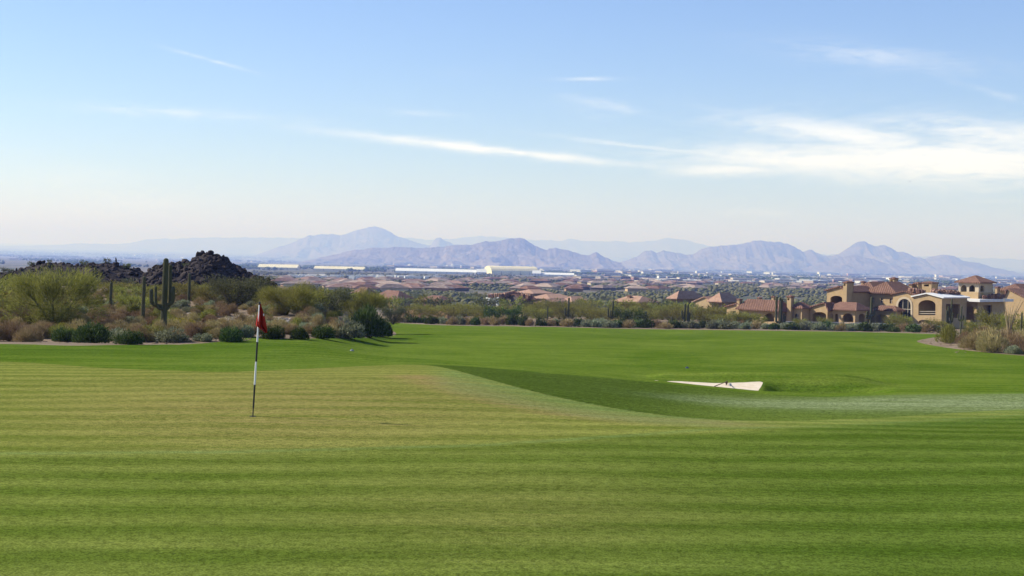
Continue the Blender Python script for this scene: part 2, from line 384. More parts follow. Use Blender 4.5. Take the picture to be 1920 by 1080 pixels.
# the valley, from where the near ground ends to the horizon
rows2 = np.concatenate([np.geomspace(340, 4000, 130, endpoint=False), np.geomspace(4000, 90000, 90)])
GY, GA = np.meshgrid(rows2, np.linspace(-.75, .75, 240), indexing='ij'); GX = GY*GA
GZ = zt(GX, GY)-.15*(GY < 346)
V_ = np.arange(GX.size).reshape(GX.shape)
q = np.stack([V_[:-1, :-1], V_[:-1, 1:], V_[1:, 1:], V_[1:, :-1]], -1).reshape(-1, 4)
tag(obj('valley_plain', fastmesh('valley_plain', np.stack([GX, GY, GZ], -1).reshape(-1, 3), q, M_VALLEY, True)), kind='structure')

# ------------------------------------------------------------------ mountains
def rock_far():
    m_, t, b, o = new_mat('mountain rock'); v = wpos(t)
    n1 = noise(t, v, .0016, 5, .6); n2 = noise(t, v, .008, 4, .6)
    c = mixc(t, ramp(t, n1, .35, .65), C(.12, .095, .085), C(.19, .15, .13)); c = mixc(t, ramp(t, n2, .5, .7), c, C(.08, .08, .06))
    t.links.new(c, b.inputs['Base Color']); bump(t, b, noise(t, v, .005, 6, .65), 1.0, 70); return m_
M_MOUNT = rock_far()
def mountain(name, D, W, sil, seed, nx=380, ny=90, spur=1.0):
    px = np.array([s[0] for s in sil], float); py = np.array([s[1] for s in sil], float)
    xs = np.array([P(a, b, D)[0] for a, b in sil]); zs_ = np.array([P(a, b, D)[2] for a, b in sil])
    X1 = np.linspace(xs[0], xs[-1], nx); T1 = np.linspace(-1, 1, ny)
    T, X = np.meshgrid(T1, X1, indexing='ij')
    zb = float(zt(0.0, D))-15
    hs = np.interp(X, xs, zs_)-zb
    L = (xs[-1]-xs[0])
    k = 9.0/3000*F/ max(px[-1]-px[0], 1)*(px[-1]-px[0])
    wl = D*60/3000                                            # spur spacing: about 60 photo pixels
    sp = np.abs(fbm(X/wl+seed, T*2.2+seed*3, 4)-.5)*2
    sp2 = fbm(X/wl*2.7+seed*5, T*6+seed, 6, gain=.62)
    a = np.abs(T)
    prof = np.clip(1-a**(.85)*(1+spur*(1.1*sp-.25)), 0, 1)
    prof = prof*(1-(.5*sp2*np.minimum(1, a*4)))
    small = (fbm(X/wl*6+seed, np.zeros_like(X)+seed, 5, gain=.6)-.5)*D*5.5/3000*np.minimum(1, hs/(D*20/3000))
    Z = zb+hs*prof+small*prof
    Y = D+T*W
    V = np.stack([X*(Y/D)**.0, Y, Z], -1).reshape(-1, 3); I = np.arange(nx*ny).reshape(ny, nx)
    q = np.stack([I[:-1, :-1], I[:-1, 1:], I[1:, 1:], I[1:, :-1]], -1).reshape(-1, 4)
    return tag(obj(name, fastmesh(name, V, q, M_MOUNT, True)), kind='structure')
mountain('camel_shaped_mountain', 27000, 1800, [(455, 486), (490, 474), (515, 465), (545, 455), (580, 441), (605, 437), (622, 438), (640, 440), (655, 436), (672, 428), (690, 424), (702, 421.5), (715, 424), (730, 432), (748, 443), (768, 450), (790, 457), (808, 459), (812, 450), (818, 444.5), (826, 443), (836, 450), (850, 457), (880, 461), (920, 470), (960, 486)], 3)
mountain('front_ridge', 14500, 1500, [(560, 492), (620, 478), (660, 469), (700, 464), (740, 462), (780, 464), (830, 462), (850, 458), (890, 457), (905, 452), (918, 451), (935, 450), (950, 446.5), (966, 444.5), (980, 445), (990, 450), (1005, 459), (1025, 467), (1040, 463), (1052, 464), (1070, 468), (1085, 475), (1105, 477), (1118, 471), (1130, 478), (1145, 486), (1165, 492)], 11)
mountain('east_mountain', 19500, 1900, [(1150, 494), (1175, 487), (1195, 481), (1208, 471), (1220, 469), (1230, 474), (1245, 468), (1260, 471), (1285, 476), (1300, 476), (1315, 466), (1335, 461), (1365, 459), (1385, 455), (1405, 453), (1425, 449), (1440, 452), (1460, 452), (1475, 455), (1490, 462), (1505, 471), (1520, 467), (1535, 475), (1560, 481), (1590, 490), (1620, 500)], 23)
mountain('pointed_peak', 20500, 1800, [(1520, 498), (1545, 482), (1560, 478), (1572, 477), (1585, 466), (1600, 457), (1612, 450), (1622, 449.5), (1635, 458), (1645, 461), (1657, 457), (1668, 462), (1680, 470), (1700, 473), (1718, 482), (1735, 484), (1752, 478), (1775, 476), (1790, 480), (1805, 489), (1835, 491), (1860, 501), (1900, 508)], 37)
mountain('foothill', 17500, 1100, [(1500, 504), (1540, 492), (1575, 480), (1605, 474), (1630, 482), (1665, 493), (1720, 506)], 41, 120, 40)
mountain('far_range', 43000, 3000, [(-400, 452), (-200, 455), (0, 461), (110, 459), (150, 455), (200, 457), (245, 456), (275, 447), (330, 446), (430, 443), (520, 443), (640, 447), (700, 452), (770, 443), (800, 447), (860, 444), (900, 440), (935, 442), (1000, 448), (1050, 450), (1073, 443.5), (1090, 448), (1140, 451), (1150, 449), (1180, 452), (1225, 448), (1250, 443), (1275, 446), (1320, 456), (1380, 468), (1440, 475), (1700, 478), (2200, 495)], 51, 420, 40)

# ------------------------------------------------------------------ haze
def haze():
    bm = bmesh.new(); bmesh.ops.create_cube(bm, size=1)
    for v in bm.verts: v.co = Vector((v.co.x*190000, v.co.y*190000, 470 if v.co.z > 0 else -262))
    me = bpy.data.meshes.new('haze'); bm.to_mesh(me); bm.free()
    m_ = bpy.data.materials.new('haze air'); m_.use_nodes = True; t = m_.node_tree; t.nodes.clear()
    o = t.nodes.new('ShaderNodeOutputMaterial'); v = t.nodes.new('ShaderNodeVolumePrincipled'); t.links.new(v.outputs[0], o.inputs['Volume'])
    v.inputs['Color'].default_value = C(.3, .42, 1.0); v.inputs['Absorption Color'].default_value = C(1, 1, 1)
    v.inputs['Density'].default_value = 1.2e-4; v.inputs['Anisotropy'].default_value = .12
    me.materials.append(m_); tag(obj('haze', me), kind='stuff')
haze()

# ------------------------------------------------------------------ plants: mesh makers
def leaf_mat(name, ca, cb, cc, trans=.3):
    m_, t, b, o = new_mat(name); t.nodes.remove(b)
    r = attr(t, 'rnd'); oi = t.nodes.new('ShaderNodeObjectInfo').outputs['Random']
    col = mixc(t, r, ca, cb); col = mixc(t, ramp(t, M(t, 'FRACT', M(t, 'MULTIPLY', r, 7.3)), .72, .95), col, cc)
    hs = t.nodes.new('ShaderNodeHueSaturation'); t.links.new(col, hs.inputs['Color'])
    t.links.new(M(t, 'ADD', M(t, 'MULTIPLY', oi, .05), .475), hs.inputs['Hue']); t.links.new(M(t, 'ADD', M(t, 'MULTIPLY', oi, .5), .75), hs.inputs['Value'])
    d = t.nodes.new('ShaderNodeBsdfDiffuse'); tr = t.nodes.new('ShaderNodeBsdfTranslucent'); mx = t.nodes.new('ShaderNodeMixShader'); mx.inputs[0].default_value = trans
    t.links.new(hs.outputs[0], d.inputs[0]); t.links.new(hs.outputs[0], tr.inputs[0]); t.links.new(d.outputs[0], mx.inputs[1]); t.links.new(tr.outputs[0], mx.inputs[2])
    t.links.new(mx.outputs[0], o.inputs[0]); return m_
L_TAN = leaf_mat('dry shrub twigs', C(.26, .185, .09), C(.4, .3, .16), C(.19, .165, .065), .18)
L_OLIVE = leaf_mat('palo verde twigs', C(.17, .17, .04), C(.28, .255, .065), C(.11, .12, .035), .35)
L_GREEN = leaf_mat('dark green leaves', C(.045, .075, .02), C(.095, .13, .036), C(.15, .18, .065), .15)
L_SILVER = leaf_mat('silvery leaves', C(.19, .215, .12), C(.33, .34, .22), C(.12, .145, .06))
L_GREY = leaf_mat('ironwood leaves', C(.1, .115, .055), C(.17, .18, .09), C(.065, .08, .03))
L_YELLOW = leaf_mat('yellow bloom', C(.24, .21, .03), C(.4, .32, .03), C(.12, .14, .04))
BARK = plain_mat('grey bark', C(.09, .075, .055), C(.17, .15, .12), 6, bumps=.4)
BARK_G = plain_mat('green bark', C(.11, .12, .045), C(.17, .165, .075), 5, bumps=.2)
def leaves(pos, dirs, L, W, rng):
    n = len(pos); d = dirs/np.maximum(np.linalg.norm(dirs, axis=1, keepdims=True), 1e-6)
    r = rng.normal(size=(n, 3)); s = np.cross(d, r); s /= np.maximum(np.linalg.norm(s, axis=1, keepdims=True), 1e-6)
    L = L*rng.uniform(.6, 1.4, (n, 1)); W = W*rng.uniform(.6, 1.4, (n, 1))
    V = np.empty((n, 3, 3)); V[:, 0] = pos-s*W/2; V[:, 1] = pos+s*W/2; V[:, 2] = pos+d*L
    return V.reshape(-1, 3), np.arange(3*n).reshape(-1, 3), np.repeat(rng.random(n), 3)
def tube(path, rad, sides=6):
    path = np.array(path, float); n = len(path); V = []; Fc = []
    for i in range(n):
        t = path[min(i+1, n-1)]-path[max(i-1, 0)]; t /= np.linalg.norm(t)+1e-9
        a = np.cross(t, (0, 0, 1) if abs(t[2]) < .9 else (1, 0, 0)); a /= np.linalg.norm(a)+1e-9; b = np.cross(t, a)
        for k in range(sides):
            th = 2*math.pi*k/sides; V.append(path[i]+rad[i]*(a*math.cos(th)+b*math.sin(th)))
    for i in range(n-1):
        for k in range(sides): Fc.append((i*sides+k, i*sides+(k+1) % sides, (i+1)*sides+(k+1) % sides, (i+1)*sides+k))
    Fc.append(tuple(range(sides))[::-1]); Fc.append(tuple(range((n-1)*sides, n*sides)))
    return V, Fc
def join(parts):
    V = []; Fc = []
    for v, f in parts:
        o = len(V); V += [tuple(p) for p in v]; Fc += [tuple(i+o for i in q) for q in f]
    return V, Fc
def unit(rng, n):
    v = rng.normal(size=(n, 3)); return v/np.linalg.norm(v, axis=1, keepdims=True)
def shrub_mesh(seed, n, L, W, mat, lumps=7, up=.6, h=1.15, flat=.0):
    """radius about 1, height about h"""
    rng = np.random.default_rng(seed)
    c = unit(rng, lumps); c[:, 2] = np.abs(c[:, 2])*.8; c *= rng.uniform(.35, .62, (lumps, 1)); cr = rng.uniform(.34, .56, lumps)
    k = rng.integers(0, lumps, n); v = unit(rng, n); rr = rng.uniform(.45, 1, (n, 1))**.5
    p = c[k]+v*rr*cr[k][:, None]
    p[:, 2] = np.abs(p[:, 2])*h+.03
    out = p*np.array([1, 1, .8]); out /= np.linalg.norm(out, axis=1, keepdims=True)
    d = out+np.array([0, 0, up])+rng.normal(size=(n, 3))*.5
    V, Fc, r = leaves(p, d, L, W, rng)
    me = fastmesh('foliage', V, Fc, mat, False, {'rnd': r})
    st = []
    for i in range(8):
        e = c[i % lumps]*rng.uniform(.8, 1.25)+rng.normal(size=3)*.1; e[2] = abs(e[2])*h
        st.append(tube([(0, 0, -.08), e*.5+np.array([0, 0, .05]), e], [.035, .022, .008], 4))
    sv, sf = join(st); return me, meshdata('stem', sv, sf, BARK)
def tree_mesh(seed, n, L, W, mat, bark, vase=1.0, stems=5, crown_h=.9):
    """height about 1, width about 1.35"""
    rng = np.random.default_rng(seed); tubes = []; tips = []
    for i in range(stems):
        a = 2*math.pi*(i+rng.uniform(-.3, .3))/stems; lean = rng.uniform(.25, .5)*vase
        p0 = np.array([0.02*math.cos(a), .02*math.sin(a), -.03]); p1 = np.array([math.cos(a)*lean*.45, math.sin(a)*lean*.45, .26+rng.uniform(-.04, .06)])
        p2 = np.array([math.cos(a)*lean*1.05, math.sin(a)*lean*1.05, .55+rng.uniform(-.08, .1)])
        tubes.append(tube([p0, p1, p2], [.026, .018, .009], 6)); tips += [p1, p2]
        for j in range(5):
            b = a+rng.uniform(-1.3, 1.3); q = p1+(p2-p1)*rng.uniform(.1, 1)
            e = q+np.array([math.cos(b)*rng.uniform(.12, .3), math.sin(b)*rng.uniform(.12, .3), rng.uniform(.08, .33)])
            tubes.append(tube([q, (q+e)/2+rng.normal(size=3)*.02, e], [.009, .006, .003], 4)); tips.append(e)
    tips = np.array(tips); tips = tips[tips[:, 2] > .15]; tips = np.concatenate([tips, tips[tips[:, 2] < .5]*np.array([1.35, 1.35, .75])])
    k = rng.integers(0, len(tips), n); p = tips[k]+unit(rng, n)*(rng.uniform(0, 1, (n, 1))**.6)*np.array([.24, .24, .2])
    p[:, 2] = np.clip(p[:, 2], .07, 2)
    e = np.stack([p[:, 0], p[:, 1], (p[:, 2]-.3)], -1); e /= np.linalg.norm(e, axis=1, keepdims=True)+1e-6
    V, Fc, r = leaves(p, e*.8+np.array([0, 0, .5])+rng.normal(size=(n, 3))*.45, L, W, rng)
    s = crown_h/np.quantile(V[:, 2], .995); V = V*np.array([1, 1, s])
    tv, tf = join(tubes); tv = [(x, y, z*s) for x, y, z in tv]
    return fastmesh('crown', V, Fc, mat, False, {'rnd': r}), meshdata('trunk', tv, tf, bark, True)
SH = {}
def shrub_kind(key, mat, n, L, W, **kw): SH[key] = [shrub_mesh(hash(key) % 1000*0+sum(map(ord, key))*7+i, n, L, W, mat, **kw) for i in range(4)]
shrub_kind('tan', L_TAN, 2800, .2, .022, up=.8, h=.95)
shrub_kind('tan_far', L_TAN, 800, .26, .07, up=.7, h=.95)
shrub_kind('green', L_GREEN, 3200, .14, .06, lumps=9, h=1.05)
shrub_kind('silver', L_SILVER, 2400, .15, .06, lumps=9, h=.95)
shrub_kind('silver_far', L_SILVER, 800, .24, .12, lumps=8, h=1.0)
shrub_kind('green_far', L_GREEN, 800, .24, .12, lumps=8, h=1.0)
shrub_kind('olive', L_OLIVE, 2200, .18, .03, up=.8, h=1.0)
shrub_kind('yellow', L_YELLOW, 900, .14, .045, lumps=8, h=.95)
TR = {}
def tree_kind(key, mat, bark, n, L, W, **kw): TR[key] = [tree_mesh(sum(map(ord, key))*3+i*11, n, L, W, mat, bark, **kw) for i in range(4)]
tree_kind('palo', L_OLIVE, BARK_G, 15000, .085, .0075)
tree_kind('palo_mid', L_OLIVE, BARK_G, 2600, .1, .02)
tree_kind('iron', L_GREY, BARK, 9000, .05, .017)
tree_kind('green_mid', L_GREEN, BARK, 2600, .08, .035, crown_h=.95)
tree_kind('palo_far', L_OLIVE, BARK_G, 420, .15, .06)
tree_kind('iron_far', L_GREY, BARK, 420, .15, .07)
_rot = random.Random(3)
def put_plant(name, meshes, names, loc, sx, sz, label, cat, group, leaf2=None):
    o = empty(name, loc, _rot.uniform(0, 6.28), label, cat, group); o.scale = (sx, sx, sz)
    for me, nm in zip(meshes, names): obj(nm, me, o)
    return o
def shrub(key, px, py, w, h, label, group, name=None, cat='shrub', d=None):
    name = name or {'tan': 'dry_shrub', 'green': 'green_shrub', 'silver': 'grey_leaf_shrub', 'olive': 'olive_shrub', 'yellow': 'flowering_bush'}[key.split('_')[0]]
    p = Vector(unproj(px, py)) if d is None else ground_at(px, d)
    k = p.y/F; r = w*k/2
    return put_plant(name, _rot.choice(SH[key]), ('foliage', 'stem'), p, r*1.1, h*k/.95, label, cat, group)
def tree(key, px, py, w, h, label, group, name='palo_verde_tree', d=None):
    p = Vector(unproj(px, py)) if d is None else ground_at(px, d)
    k = p.y/F
    return put_plant(name, _rot.choice(TR[key]), ('crown', 'trunk'), p, w*k/1.25, h*k/.92, label, 'tree', group)

# ---- cacti
def cactus_mat(name, ca, cb, ridge):
    m_, t, b, o = new_mat(name); n1 = noise(t, opos(t), 3, 4)
    c = mixc(t, ramp(t, n1, .3, .7), ca, cb); t.links.new(mixc(t, M(t, 'MULTIPLY', attr(t, 'ridge'), .55), c, ridge), b.inputs['Base Color']); return m_
M_SAG = cactus_mat('saguaro skin', C(.042, .052, .022), C(.066, .072, .034), C(.17, .155, .09))
M_BARREL = cactus_mat('barrel cactus skin', C(.07, .07, .03), C(.1, .08, .035), C(.3, .1, .05))
M_CHOLLA = leaf_mat('cholla spines', C(.4, .36, .22), C(.55, .5, .34), C(.2, .19, .08), .2)
M_PAD = plain_mat('prickly pear pad', C(.1, .09, .055), C(.16, .085, .07), 3, bumps=.2)
def ribbed(path, rad, ribs=13, sub=4, depth=.13):
    path = np.array(path, float); n = len(path); S_ = ribs*sub; V = []; R_ = []
    for i in range(n):
        t = path[min(i+1, n-1)]-path[max(i-1, 0)]; t /= np.linalg.norm(t)+1e-9
        a = np.array([1.0, 0, 0])-t*t[0]; a /= np.linalg.norm(a)+1e-9; b = np.cross(t, a)
        th = np.arange(S_)*2*math.pi/S_; w = np.abs(np.cos(th*ribs/2))
        r = rad[i]*(1-depth+2*depth*w)
        V.append(path[i]+r[:, None]*(a*np.cos(th)[:, None]+b*np.sin(th)[:, None])); R_.append(w**3)
    V = np.concatenate(V); I = np.arange(n*S_).reshape(n, S_)
    q = np.stack([I[:-1], np.roll(I[:-1], -1, 1), np.roll(I[1:], -1, 1), I[1:]], -1).reshape(-1, 4)
    return V, q, np.concatenate(R_)
def column(path, r0, r1):
    """densify a path, domed tip"""
    p = np.array(smooth_line([tuple(a) for a in path], 6)) if len(path) > 2 else np.linspace(path[0], path[1], 12)
    n = len(p); t = np.linspace(0, 1, n); rad = r0+(r1-r0)*t
    tip = p[-1]; dr = (p[-1]-p[-2]); dr /= np.linalg.norm(dr)
    ex = np.array([tip+dr*r1*math.sin(a) for a in (.5, .95, 1.3, 1.5)]); er = [r1*math.cos(a) for a in (.5, .95, 1.3, 1.52)]
    return np.concatenate([p, ex]), np.concatenate([rad, er])
def saguaro(px, py, top, w, label, arms=(), group=None, d=None, ribs=13):
    """top: photo row of its tip, w: width in photo pixels; arms: (start row, side px, tip row, width px, depth sign)"""
    p = Vector(unproj(px, py)) if d is None else ground_at(px, d)
    k = p.y/F; H = (py-top)*k; R = w*k/2
    o = empty('saguaro_cactus', p, 0, label, 'cactus', group)
    pa, ra = column([(0, 0, -.15), (0, 0, H*.3), (.01*H, 0, H*.7), (.015*H, 0, H-R)], R*.76, R*.62)
    ra[:len(ra)//3] *= np.linspace(.85, 1.08, len(ra)//3)
    V, q, r = ribbed(pa, ra, ribs, 4, .1); obj('trunk', fastmesh('trunk', V, q, M_SAG, True, {'ridge': r}), o)
    for (y0, dx, y1, aw, dy) in arms:
        z0 = (py-y0)*k; z1 = (py-y1)*k; X = dx*k; Y = dy*k; r1 = aw*k/2
        lift = min(abs(X)+abs(Y), (z1-z0)*.5)*.55
        pa, ra = column([(0, 0, z0), (X*.55, Y*.55, z0+lift*.12), (X*.93, Y*.93, z0+lift*.7), (X, Y, z0+lift*1.5), (X*1.02, Y*1.02, z1-r1)], r1*.85, r1*.85)
        V, q, r = ribbed(pa, ra, 10); obj('arm', fastmesh('arm', V, q, M_SAG, True, {'ridge': r}), o)
    return o
def barrel(px, py, h, w, label, lean=0):
    p = Vector(unproj(px, py)); k = p.y/F; H = h*k; R = w*k/2
    o = empty('barrel_cactus', p, 0, label, 'cactus', 'barrel cacti among the dry shrubs')
    z = np.linspace(0, 1, 12); rr = R*np.sqrt(np.clip(1-np.abs(2*z-.95)**3.2, .02, 1)); path = np.stack([lean*z*z*H, 0*z, z*H-.03], -1)
    V, q, r = ribbed(path, rr, 12, 4, .12); obj('body', fastmesh('body', V, q, M_BARREL, True, {'ridge': r}), o)
    rng = np.random.default_rng(int(px)); n = 120; pp = path[-1]+unit(rng, n)*R*.45; pp[:, 2] = H*.95+np.abs(pp[:, 2]-H*.95)*.3
    V, Fc, r = leaves(pp, unit(rng, n)+np.array([0, 0, 1]), R*.5, R*.06, rng); obj('spine_crown', fastmesh('spine_crown', V, Fc, M_BARREL, False, {'ridge': np.ones(len(V))}), o)
_bm = bmesh.new(); bmesh.ops.create_uvsphere(_bm, u_segments=10, v_segments=7, radius=1); PAD = bpy.data.meshes.new('pad'); _bm.to_mesh(PAD); _bm.free(); PAD.materials.append(M_PAD)
PAD.polygons.foreach_set('use_smooth', np.ones(len(PAD.polygons), bool))
def prickly_pear(px, py, w, h, label):
    p = Vector(unproj(px, py)); k = p.y/F; o = empty('prickly_pear', p, 0, label, 'cactus', 'prickly pears at the desert edge')
    rr = random.Random(int(px*7)); n = 16
    for i in range(n):
        tier = i % 3; s = h*k*.27*rr.uniform(.8, 1.15)
        c = obj('pad', PAD, o, ((rr.uniform(-.5, .5))*w*k*(1-.2*tier), rr.uniform(-.3, .3)*w*k, s*.8+tier*s*1.15)); c.scale = (s*.8, s*.2, s); c.rotation_euler = (rr.uniform(-.5, .5), rr.uniform(-.7, .7), rr.uniform(0, 3.14))
def cholla(px, py, h, label):
    p = Vector(unproj(px, py)); k = p.y/F; H = h*k; rng = np.random.default_rng(int(px*3+py)); o = empty('cholla_cactus', p, 0, label, 'cactus', 'pale cholla cacti behind the dry shrubs')
    tb = [tube([(0, 0, -.05), (0, 0, H*.45)], [H*.09, H*.08], 6)]; ends = []
    for i in range(8):
        a = i*.8+rng.uniform(-.3, .3); s = np.array([0, 0, H*rng.uniform(.25, .5)]); e = s+np.array([math.cos(a), math.sin(a), .9])*H*rng.uniform(.25, .5)
        tb.append(tube([s, (s+e)/2+np.array([0, 0, -.05*H]), e], [H*.06, H*.07, H*.05], 6)); ends.append((s, e))
    v, f = join(tb); obj('branch', meshdata('branch', v, f, M_PAD, True), o)
    n = 700; k_ = rng.integers(0, 8, n); t = rng.uniform(.15, 1.08, (n, 1)); S0 = np.array([e[0] for e in ends])[k_]; E0 = np.array([e[1] for e in ends])[k_]
    u = unit(rng, n); V, Fc, r = leaves(S0+(E0-S0)*t+u*H*.05, u, H*.12, H*.035, rng); obj('spines', fastmesh('spines', V, Fc, M_CHOLLA, False, {'rnd': r}), o)

# ------------------------------------------------------------------ rocks
def rock_mat(name, ca, cb, cc):
    m_, t, b, o = new_mat(name); v = wpos(t); n1 = noise(t, v, .7, 5, .65); n2 = noise(t, v, 4, 4, .6)
    c = mixc(t, ramp(t, n1, .35, .65), ca, cb); t.links.new(mixc(t, ramp(t, n2, .58, .75), c, cc), b.inputs['Base Color']); b.inputs['Roughness'].default_value = .9; b.inputs['Specular IOR Level'].default_value = .08
    bump(t, b, n2, .6, .06); return m_
M_DARKROCK = rock_mat('varnished dark rock', C(.02, .016, .015), C(.05, .038, .033), C(.13, .1, .082))
M_PALEROCK = rock_mat('pale stone', C(.3, .26, .22), C(.42, .38, .34), C(.18, .15, .12))
_b = bmesh.new(); bmesh.ops.create_icosphere(_b, subdivisions=2, radius=1); _b.verts.ensure_lookup_table()
ICO_V = np.array([v.co[:] for v in _b.verts]); ICO_F = np.array([[v.index for v in f.verts] for f in _b.faces]); _b.free()
_b = bmesh.new(); bmesh.ops.create_icosphere(_b, subdivisions=1, radius=1); _b.verts.ensure_lookup_table()
ICO1_V = np.array([v.co[:] for v in _b.verts]); ICO1_F = np.array([[v.index for v in f.verts] for f in _b.faces]); _b.free()
def rock_shape(seed, V0=ICO_V):
    rng = np.random.default_rng(seed); nn = unit(rng, 11); dd = rng.uniform(.55, .95, 11)
    r = np.full(len(V0), 1.15)
    for a, b in zip(nn, dd):
        c = V0@a; r = np.where(c > .05, np.minimum(r, b/np.maximum(c, .05)), r)
    return V0*r[:, None]*np.array([1, rng.uniform(.7, 1), rng.uniform(.6, .95)])
BOULD = [fastmesh('boulder', rock_shape(i), ICO_F, M_DARKROCK) for i in range(10)]
def rocky(name, D, W, sil, seed, nbig, nsmall, size):
    xs = np.array([P(a, b, D)[0] for a, b in sil]); zs_ = np.array([P(a, b, D)[2] for a, b in sil])
    def top(X, Y):
        zb = zt(X, Y)-.4; T = np.abs(Y-D)/W
        h = np.interp(X, xs, zs_)-(zt(X, np.full_like(X, D))-.4)
        n = fbm(X*.55+seed, Y*.55, 4); pr = np.clip(1-T**1.15*(.75+.6*n), 0, 1)
        return zb+np.maximum(h-.25, 0)*pr+(n-.5)*.7*np.minimum(1, pr*3)-(pr <= 0)*.5
    X, Y = np.meshgrid(np.linspace(xs[0]-1, xs[-1]+1, 150), np.linspace(D-W*1.25, D+W*1.25, 90))
    Z = top(X, Y); I = np.arange(X.size).reshape(X.shape); q = np.stack([I[:-1, :-1], I[:-1, 1:], I[1:, 1:], I[1:, :-1]], -1).reshape(-1, 4)
    hill = tag(obj(name, fastmesh(name, np.stack([X, Y, Z], -1).reshape(-1, 3), q, M_DARKROCK)), kind='structure')
    rng = np.random.default_rng(seed); cnt = 0; SV = []; SF = []; no = 0
    N_ = nbig+nsmall
    px_ = rng.uniform(xs[0], xs[-1], N_*3); ty = rng.uniform(-1.05, .35, N_*3)
    hh = np.interp(px_, xs, zs_)-zt(px_, np.full_like(px_, D)); keep = (hh > .35) & (rng.random(N_*3) < np.clip(hh/2.5+.3, 0, 1))
    px_ = px_[keep][:N_]; ty = ty[keep][:N_]; py_ = D+ty*W; pz = top(px_, py_)
    for i, (x, y, z) in enumerate(zip(px_, py_, pz)):
        s = size*(rng.uniform(.75, 1.7) if i < nbig else rng.uniform(.3, .8))
        sc = np.array([s*rng.uniform(.8, 1.3), s*rng.uniform(.8, 1.2), s*rng.uniform(.7, 1.2)])
        if i < nbig:
            b = obj('boulder', BOULD[i % 10], hill, (x, y, z)); b.scale = sc; b.rotation_euler = rng.uniform(0, 6, 3)
        else:
            v = rock_shape(i, ICO1_V)*sc; a = rng.uniform(0, 6.28); c_, s_ = math.cos(a), math.sin(a)
            v = v@np.array([[c_, s_, 0], [-s_, c_, 0], [0, 0, 1]]); SV.append(v+np.array([x, y, z])); SF.append(ICO1_F+no); no += len(v)
    if SV: tag(obj('small_boulders', fastmesh('small_boulders', np.concatenate(SV), np.concatenate(SF), M_DARKROCK), hill), kind='stuff')
    return top
hill_top = rocky('rocky_hill', 185, 13, [(262, 538), (285, 507), (295, 495), (305, 493), (322, 489), (340, 484), (352, 487), (362, 484), (372, 474), (385, 471.5), (400, 471), (412, 474), (425, 485), (440, 497), (455, 507), (480, 518), (505, 529), (535, 548)], 5, 290, 1500, .33)
ridge_top = rocky('rocky_ridge', 200, 14, [(-250, 515), (-100, 503), (0, 507), (30, 506), (50, 498), (70, 492), (100, 489), (130, 491), (150, 496), (175, 494), (200, 490), (220, 491), (240, 499), (262, 505), (290, 514), (325, 538)], 9, 260, 1400, .32)
def loose(name, regions, n, smin, smax, mat, seed):
    rng = np.random.default_rng(seed); SV = []; SF = []; no = 0
    for i in range(n):
        a = regions[rng.integers(len(regions))]; p = unproj(rng.uniform(a[0], a[2]), rng.uniform(a[1], a[3])); s = rng.uniform(smin, smax)
        v = rock_shape(i+seed, ICO1_V)*np.array([s*rng.uniform(.8, 1.5), s, s*.6]); SV.append(v+p); SF.append(ICO1_F+no); no += len(v)
    tag(obj(name, fastmesh(name, np.concatenate(SV), np.concatenate(SF), mat), desert), kind='stuff')
loose('pale_stones', [(425, 592, 480, 606), (505, 597, 560, 612), (280, 590, 330, 606), (360, 578, 400, 590), (250, 596, 300, 615), (20, 600, 60, 640)], 420, .09, .3, M_PALEROCK, 70)
loose('edge_stones', [(60, 638, 330, 645), (400, 628, 470, 640), (560, 630, 740, 632), (1725, 638, 1790, 648), (1790, 650, 1900, 662), (0, 560, 640, 640)], 260, .05, .15, M_DESERT, 71)

# ------------------------------------------------------------------ left desert planting
SAG_L = 'saguaros in the desert left of the flag'
saguaro(307, 625, 481, 14.5, 'tallest saguaro with four upturned arms beside the dark rock hill', [(574, -23, 541, 8, -6), (572, 17, 536, 7.5, -4), (580, 7, 495, 7, 16), (580, -12, 536, 5.5, -18)])
saguaro(268, 603, 516, 9, 'armless saguaro column next to the many-armed saguaro')
saguaro(207, 584, 527, 8, 'short armless saguaro column right of the big palo verde')
saguaro(178, 548, 499, 7, 'slim saguaro with one stub arm behind the big palo verde', [(530, -6, 516, 4, 0)])
saguaro(354, 569, 511, 7, 'slim armless saguaro in front of the dark rock hill')
saguaro(502, 545, 529, 3.5, 'tiny saguaro at the right foot of the dark rock hill')
barrel(295, 584, 11, 7, 'rust red barrel cactus at the foot of the many-armed saguaro')
barrel(397, 587, 13, 7.5, 'leaning barrel cactus below the pale chollas', .3)
barrel(382, 607, 11, 7, 'red tipped barrel cactus among dry grass in front of pale stones')
barrel(233, 571, 11, 5.5, 'dark stubby barrel cactus between two armless saguaros')
TL = 'palo verdes in the desert beside the green'
tree('palo', 100, 613, 140, 112, 'big vase shaped palo verde in front of the low rock ridge', TL)
tree('iron', 440, 578, 112, 62, 'grey green ironwood tree right below the dark rock hill', TL, 'ironwood_tree')
tree('palo', 535, 590, 104, 60, 'rounded olive palo verde just behind the red flag', TL)
tree('iron', 618, 588, 100, 52, 'dark green tree between two olive palo verdes', TL, 'ironwood_tree')
tree('palo', 680, 612, 92, 72, 'olive palo verde at the tip of the desert strip by the fairway', TL)
tree('iron', 737, 606, 46, 36, 'small dark tree beside the brown pilaster wall', TL, 'ironwood_tree', d=210)
